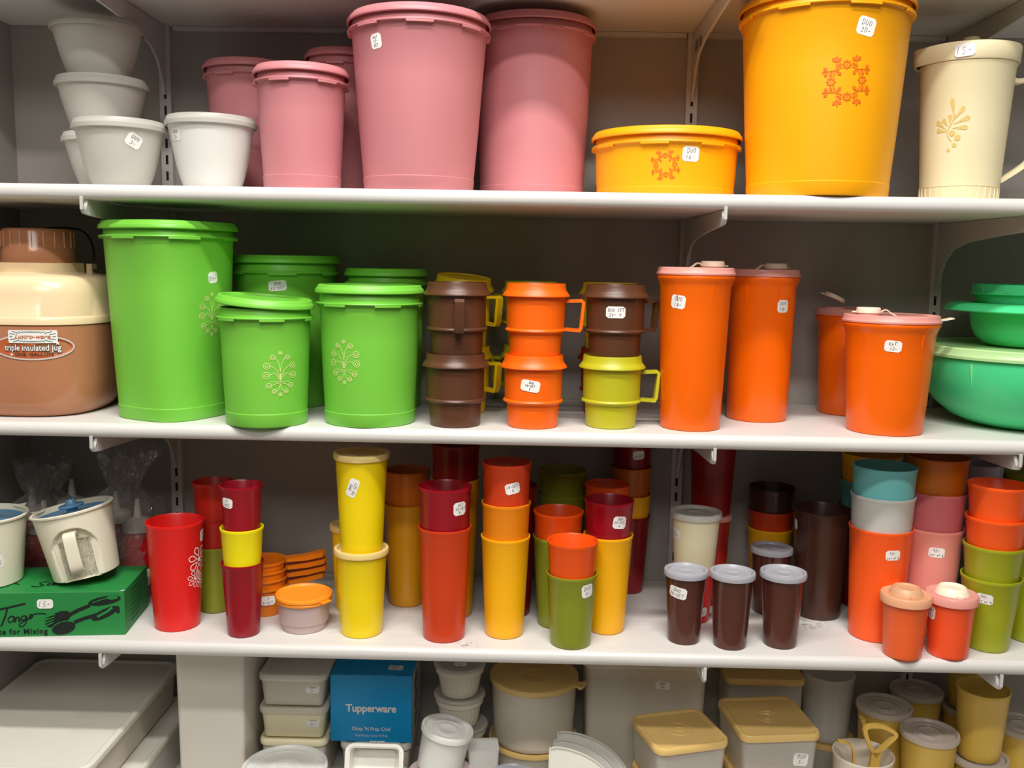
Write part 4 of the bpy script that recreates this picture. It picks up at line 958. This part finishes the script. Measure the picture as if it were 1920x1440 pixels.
# ------------------------------------------------------------------ lowest shelf: clear and gold containers
def rings(f, rs, wd=.0007):
    return [tube([f(p[0], p[1], .0001) for p in circ(0, 0, r, 36)], wd*.8, 6, closed=True) for r in rs]
def box_container(x, y, z, a, b, h, c, mat, lid, label, rz=0, st=None, boss=None, cat='container', taper=.004, tab=None, name='food_box', lip=.0035):
    t = thing(name, label, cat, (x, y, z), rz)
    k = [(-taper-.004, 0), (-taper-.001, .0012), (-taper, .004), (-taper*.5, h*.5), (0, h-.008), (.0006, h)]
    mesh('body', [rr_sweep(k, a, b, c)], mat, t)
    if lid:
        lo = mesh('lid', [rr_sweep([(.0008, h-.007), (lip-.0006, h-.0068), (lip, h-.004), (lip*.9, h+.001), (lip*.5, h+.0032), (-.0015, h+.0036), (-.0035, h+.0026), (-.0050, h+.0010), (-.010, h+.0008)], a, b, c)], lid, t)
        if boss:
            mesh('embossed_rings', rings(on_plane((0, 0, h+.0008), (1, 0, 0), (0, 1, 0)), boss, .0011), lid, lo, flat=True)
        if tab: mesh('pull_tab', [box(tab-.009, tab+.009, -b-.012, -b-.002, h-.002, h)], lid, lo, flat=True)
    for q in (st or []):
        dx, zc, w_, h_, ro, lines = q
        sticker(t, on_plane((dx, -b+taper*(1-zc/h)-.0001, zc), (1, 0, 0), (0, 0, 1), math.radians(ro)), lines, w_, h_)
    return t
def round_box(x, y, z, rb, rt, h, mat, lid, label, st=None, tilt=None, boss=None, tab=None, lidthick=.010, name='round_container'):
    def more(t, R):
        lo = mesh('lid', [lathe(lid_flat(rt+.0006, h+.0035, lidthick), 64)], lid, t)
        if boss: mesh('embossed_rings', rings(on_plane((0, 0, h+.0013), (1, 0, 0), (0, 1, 0)), boss, .0011), lid, lo, flat=True)
        if tab is not None: mesh('pull_tab', [arc_ring(rt, rt+.018, h-.001, h+.0014, tab-.13, tab+.13, 8), arc_ring(rt+.012, rt+.018, h-.001, h+.003, tab-.16, tab+.16, 8)], lid, lo)
    return tumbler(x, y, z, rb, rt, h, mat, label, st, name=name, cat='container', tilt=tilt, more=more if lid else None)

# cake boxes by the corner wall
t = box_container(-.7035, -.186, Z4+.082, .1175, .172, .062, .02, 'frost_warm', 'frost_pale', 'large frosted rectangular cake box with flat lid in the corner', name='cake_box', boss=None, lip=.006)
f = on_plane((-.705, -.230, Z4+.082+.0629), (1, 0, 0), (0, 1, 0))
o = mesh('embossed_mark', [ribbon(f, circ(-.012, .034, .014, 32, .7, .3), .0008, closed=True), ribbon(f, circ(-.012, .034, .007, 24, .7, .3), .0008, closed=True)]+[ribbon(f, [(.022+.003*(k % 2), .02+k*.007), (.026-.003*(k % 2), .024+k*.007)], .0009) for k in range(8)], 'frost_bright', flat=True)
o.parent = t; o.matrix_parent_inverse = Matrix.Translation(Vector((-.7035, -.186, Z4+.082))).inverted()
box_container(-.690, -.178, Z4, .130, .172, .0775, .02, 'frost_pale', 'frost_pale', 'frosted rectangular box beneath the large cake box', name='cake_box')
box_container(-.4670, -.115, Z4, .0520, .088, .252, .008, 'bin_white', None, 'tall glossy white bin standing beside the cake boxes', name='storage_bin', cat='bin', taper=.003)
box_container(-.3560, -.0850, Z4, .0505, .066, .0830, .012, 'frost_warm', 'cream_cup', 'bottom yellowish box with lid tab in the stack beside the blue carton', tab=.0, name='food_box')
box_container(-.3560, -.0850, Z4+.0868, .0505, .066, .0485, .012, 'cream_cup', 'frost_warm', 'middle cream food box with sticker in the stack beside the blue carton', st=[(.032, .028, .021, .0165, -8, ['DUO', '3-'])])
box_container(-.3560, -.0850, Z4+.1391, .0505, .066, .0500, .012, 'frost_warm', 'frost_pale', 'top frosted food box with sticker in the stack beside the blue carton', st=[(.032, .030, .021, .0140, 0, ['DUO', '3-'])])
round_box(-.3480, -.2300, Z4, .052, .0600, .083, 'white_plastic', 'frost_bright', 'round white bowl with lid before the stacked food boxes', boss=[.012, .045])
box_container(-.2290, -.072, Z4, .0540, .062, .0700, .012, 'frost_warm', 'frost_pale', 'frosted food box under the blue carton')
def chop_box():
    x0, x1, y0, y1, z0, z1 = -.3005, -.1715, -.1300, -.0150, Z4+.0742, Z4+.1846
    t = thing('product_carton', 'blue printed carton with white lettering on the lowest shelf', 'box', ((x0+x1)/2, (y0+y1)/2, z0))
    a, b, h = (x1-x0)/2, (y1-y0)/2, z1-z0
    c = mesh('carton', [rr_sweep([(0, 0), (.0003, .0005), (.0003, h-.0005), (0, h)], a, b, .0006, 2)], 'box_blue', t, flat=True)
    mesh('side_panel', [patch(on_plane((a+.0004, 0, h/2), (0, 1, 0), (0, 0, 1)), 2*b-.003, h-.003, .0005)], 'card_white', t, flat=True)
    s = on_plane((a+.0006, 0, h/2), (0, 1, 0), (0, 0, 1))
    mesh('side_print', [blob(s, circ(-.015, .03, .022, 20, .5, .4)), blob(s, circ(-.012, -.002, .022, 20, .5, .4)), blob(s, circ(-.015, -.034, .02, 20, .5, .4))], 'lid_blue', t, flat=True)
    f = on_plane((0, -b-.0003, 0), (1, 0, 0), (0, 0, 1))
    at_ = lambda dy: (lambda p, q, o=.0006: f(p+.000, q+dy, .0006))
    mesh('brand_lettering', [type_set('Tupperware', .0172, at_(.0555), .00055, sx=.93)], 'white_print', t, flat=True)
    mesh('lettering', [type_set("Chop 'N Prep Chef", .0084, at_(.0215), .00008, sx=.93)], 'white_print', t, flat=True)
    mesh('small_lettering', [type_set("Chef Picador Chop 'N Prep", .0052, at_(.0105), 0, sx=.9)], 'white_print', t, flat=True)
    g = on_plane((.035, -b+.03, h), (1, 0, 0), (0, 1, 0))
    sticker(t, g, ['DUO', '15-'], .024, .018)
    w1 = on_plane((0, -b, h), (1, 0, 0), (0, 1, 0)); rnd = random.Random(5)
    mesh('worn_edge', [blob(w1, [(q, -.0002), (q+rnd.uniform(.003, .012), -.0002), (q+.004, .0014)]) for q in (-.055, -.03, -.01, .012, .03)], 'paper', t, flat=True)
chop_box()
round_box(-.2130, -.2380, Z4, .045, .0555, .0660, 'white_plastic', 'white_plastic', 'round white pot with lid under the open butter tray', boss=[.035])
def butter_tray():
    t = thing('butter_tray', 'white open rectangular tray with price sticker standing on a round pot', 'tray', (-.2130, -.2420, Z4+.0712), 0, None, (-.30, 0))
    V, Fc = rr_sweep([(-.004, .030), (0, .027), (.003, .002), (.003, 0), (-.001, -.0008), (-.004, .001), (-.0065, .024), (-.010, .0262)], .040, .025, .010)
    mt = Matrix.Translation((0, -.012, .0285)) @ Matrix.Rotation(-PI/2, 4, 'X')
    mesh('body', [(V, Fc)], 'white_plastic', t, mt)
    V, Fc = rr_sweep([(.0015, .024), (.0015, .0265), (-.002, .0265), (-.0025, .024)], .031, .0165, .008)
    mesh('inner_frame', [(V, [q for q in Fc if len(q) == 4])], 'white_plastic', t, mt)
    sticker(t, on_plane((.002, -.0020, .0566), (1, 0, 0), (0, 1, 0)), ['15-'], .023, .0125)
butter_tray()

def ramekin(x, y, z, label, st=False, r=.036, h=.048):
    t = thing('ramekin', label, 'ramekin', (x, y, z), group='ribbed ramekins')
    V, Fc = lathe([(0, .001), (r*.78, 0), (r*.80, .002)]+[(r*(.80+.16*i/6), .002+(h-.014)*i/6) for i in range(1, 7)], 192, lambda a: 1+.022*abs(math.cos(16*a)))
    V2, F2 = lathe([(r*.98, h-.013), (r*1.06, h-.012), (r*1.07, h), (r*1.02, h+.001), (r*.95, h-.002), (r*.78, .004), (0, .004)], 64)
    mesh('body', [(V, Fc), (V2, F2)], 'ramekin_white', t)
    mesh('lid', [lathe([(r*1.06, h-.003), (r*1.14, h-.0025), (r*1.15, h), (r*1.1, h+.0022), (r*1.03, h+.0024), (r*.98, h+.0014), (0, h+.0014), (0, h+.0004), (r*1.05, h+.0004), (r*1.06, h-.003)], 64)], 'frost_lid', t)
    if st: sticker(t, on_plane((.002, -.012, h+.0018), (1, 0, 0), (0, 1, 0)), ['4-'], .02, .014)
for k in range(4):
    ramekin([-.096, -.093, -.0975, -.0975][k], -.108, Z4+k*.0507, ['lowest ribbed ramekin of four beneath the others', 'second ribbed ramekin up from the shelf', 'third ribbed ramekin up, with lid showing', 'topmost ribbed white ramekin under the shelf board'][k], st=(k == 3), h=.0480)
round_box(-.1180, -.2150, Z4, .040, .0470, .0700, 'pink_white', 'pink_white', 'pinkish white round container beneath the leaning lidded cup')
round_box(-.1200, -.2130, Z4+.0822, .0335, .0365, .0600, 'frost_bright', 'frost_bright', 'white lidded cup leaning on top of a pinkish container', tilt=(0, .20), boss=[.022])
box_container(-.0560, -.1750, Z4, .0230, .020, .0980, .004, 'frost_bright', None, 'tall frosted white box beside the leaning cup', rz=.1)
round_box(-.0080, -.2420, Z4, .030, .0335, .0830, 'frost_warm', 'smoky_lid', 'small round clear-lidded container before the gold-lidded canister', boss=[.02])
round_box(.0220, -.0850, Z4, .062, .0700, .0660, 'frost_warm', 'gold_lid', 'lower round frosted container with gold lid', lidthick=.008)
round_box(.0215, -.0850, Z4+.0690, .0640, .0690, .1010, 'frost_warm', 'gold_lid', 'upper round frosted container with broad gold lid and pull tab', boss=[.012, .02], tab=-.4)
box_container(.2000, -.0580, Z4, .0960, .052, .2040, .014, 'frost_warm', 'frost_warm', 'tall frosted rectangular bin with price sticker behind the gold-lidded boxes', st=[(.026, .170, .0235, .0130, -4, ['DUO', '14-'])], name='storage_bin', cat='bin', lip=.005)

def leaf_lid(dx, dy, sc_, label, mat):
    """a flat lid of quarter-round outline, with rim bead, standing against the bin"""
    t = thing('leaf_shaped_lid', label, 'lid', (.043+dx, -.2620+dy, Z4), 0, 'leaf-shaped lids', (-.22, 0))
    out = [(.002, 0), (.000, .06), (.000, .150), (.004, .158), (.012, .160), (.035, .157), (.062, .148), (.086, .134), (.104, .116), (.116, .094), (.121, .06), (.121, 0)]
    P = [(p[0], p[1]) for p in smooth_path(out, 4)]
    P = [(a*sc_, b*sc_) for a, b in P]; n = len(P)
    cxm, czm = sum(p[0] for p in P)/n, sum(p[1] for p in P)/n
    def lay(k, y): return [(cxm+(a-cxm)*k, y, czm+(b-czm)*k) for a, b in P]
    V = lay(1, .003)+lay(1, -.002)+lay(.965, -.002)+lay(.955, .0005)
    Fc = [tuple(range(n-1, -1, -1))]
    for r in range(3):
        for i in range(n): j = (i+1) % n; Fc.append((r*n+i, r*n+j, (r+1)*n+j, (r+1)*n+i))
    Fc.append(tuple(range(3*n, 4*n)))
    mesh('plate', [(V, Fc)], mat, t, angle=30)
leaf_lid(.012, .012, 0.93, 'largest leaf-shaped clear lid at the back of the leaning three', 'frost_lid')
leaf_lid(.006, .002, .89, 'middle leaf-shaped clear lid of the leaning three', 'frost_lid')
leaf_lid(0, -.008, .85, 'smallest leaf-shaped pale lid at the front of the leaning three', 'frost_pale')

box_container(.2420, -.1950, Z4, .0560, .052, .0680, .014, 'frost', 'gold_lid', 'lower gold-lidded box under the one beside the leaf-shaped lids', rz=.29)
box_container(.2390, -.1950, Z4+.0720, .0560, .052, .0680, .014, 'frost', 'gold_lid', 'upper gold-lidded box beside the leaf-shaped lids, lid with rings', rz=.29, boss=[.006, .018])
box_container(.3790, -.1660, Z4, .0580, .060, .0720, .012, 'frost', 'gold_lid', 'lower gold-lidded box under the stickered one', rz=.12)
box_container(.3790, -.1640, Z4+.0760, .0580, .060, .0720, .012, 'frost', 'gold_lid', 'gold-lidded box with price sticker and ringed lid', rz=.12, st=[(.031, .034, .0225, .0205, -6, ['DUO', '5-'])], boss=[.006, .011, .018])
box_container(.3960, -.0480, Z4, .0620, .036, .1700, .010, 'frost', 'gold_lid', 'tall gold-lidded box with crooked sticker behind the stickered box', st=[(.010, .126, .0205, .0190, -18, ['X', '5-'])])
round_box(.5080, -.0480, Z4, .040, .0430, .0600, 'frost', 'gold_lid', 'short round gold-lidded container beneath the tall frosted cup')
tumbler(.5080, -.0480, Z4+.0635, .0355, .0415, .1100, 'frost', 'tall open frosted cup standing on a gold lid')
tumbler(.5120, -.2080, Z4, .038, .0430, .1180, 'frost_warm', 'open frosted cup holding gold plastic utensils')
def utensil(label, x, y, rz, lean, loop):
    t = thing('plastic_utensil', label, 'utensil', (x, y, Z4+.006), rz, None, lean)
    if loop:
        mesh('shaft', [box(-.007, .007, -.003, .003, 0, .122)], 'gold_tool', t, flat=True)
        P = smooth_path([(0, .118), (-.010, .130), (-.019, .148), (-.022, .157), (-.016, .163), (.004, .163), (.020, .156), (.026, .150), (.022, .143), (.010, .130)], 4)
        mesh('loop_handle', [strap([tuple(p) for p in P], .006, .0055, closed=True)], 'gold_tool', t, angle=30)
    else:
        P = smooth_path([(0, 0), (.002, .05), (.004, .09), (.001, .112), (-.010, .123), (-.022, .124)], 5)
        mesh('hook', [strap([tuple(p) for p in P], .006, .003)], 'gold_tool', t, angle=30)
utensil('gold plastic tool with triangular loop handle in the frosted cup', .5180, -.216, .1, (.06, .05), True)
utensil('thin hooked gold plastic tool inside the frosted cup', .4960, -.1990, 0, (0, .02), False)
o = mesh('curved_strip', [strap([tuple(p) for p in smooth_path([(.004, 0), (.004, .06), (-.002, .11), (-.010, .143)], 5)], .012, .006)], 'gold_tool', angle=30)
o.location = (.5390, -.1480, Z4+.0004)
tag(o, 'curved gold plastic strip standing behind the utensil cup', 'strip')
for (x, y, r, top, label) in [
    (.5790, -.1080, .0400, .1460, 'gold lidded tumbler behind the gold loop handle'), (.6540, -.0480, .0385, .1460, 'gold lidded tumbler against the wall beside the slotted upright'),
    (.6190, -.1830, .0395, .1420, 'gold lidded tumbler between utensil cup and open gold tumbler'), (.7020, -.1700, .0400, .0985, 'gold lidded tumbler carrying the open gold tumbler'),
    (.6640, -.2520, .0380, .0900, 'gold tumbler with pale lid at the front below the open one'), (.7850, -.1300, .0395, .1300, 'gold lidded tumbler behind and beside the open gold tumbler'),
    (.7360, -.0550, .0385, .1230, 'gold lidded tumbler in shade carrying another')]:
    round_box(x, y, Z4, r*.80, r, top-.0035, 'gold_cup', 'seal_lid', label, boss=[r*.4, r*.62], name='gold_tumbler')
tumbler(.7010, -.1700, Z4+.0990, .0300, .0372, .1080, 'gold_cup', 'open gold tumbler standing on a lidded one under the bracket tip', name='gold_tumbler')
round_box(.7370, -.0550, Z4+.1236, .031, .0370, .0800, 'gold_cup', 'seal_lid', 'shaded gold lidded tumbler on top of another at the back', name='gold_tumbler')
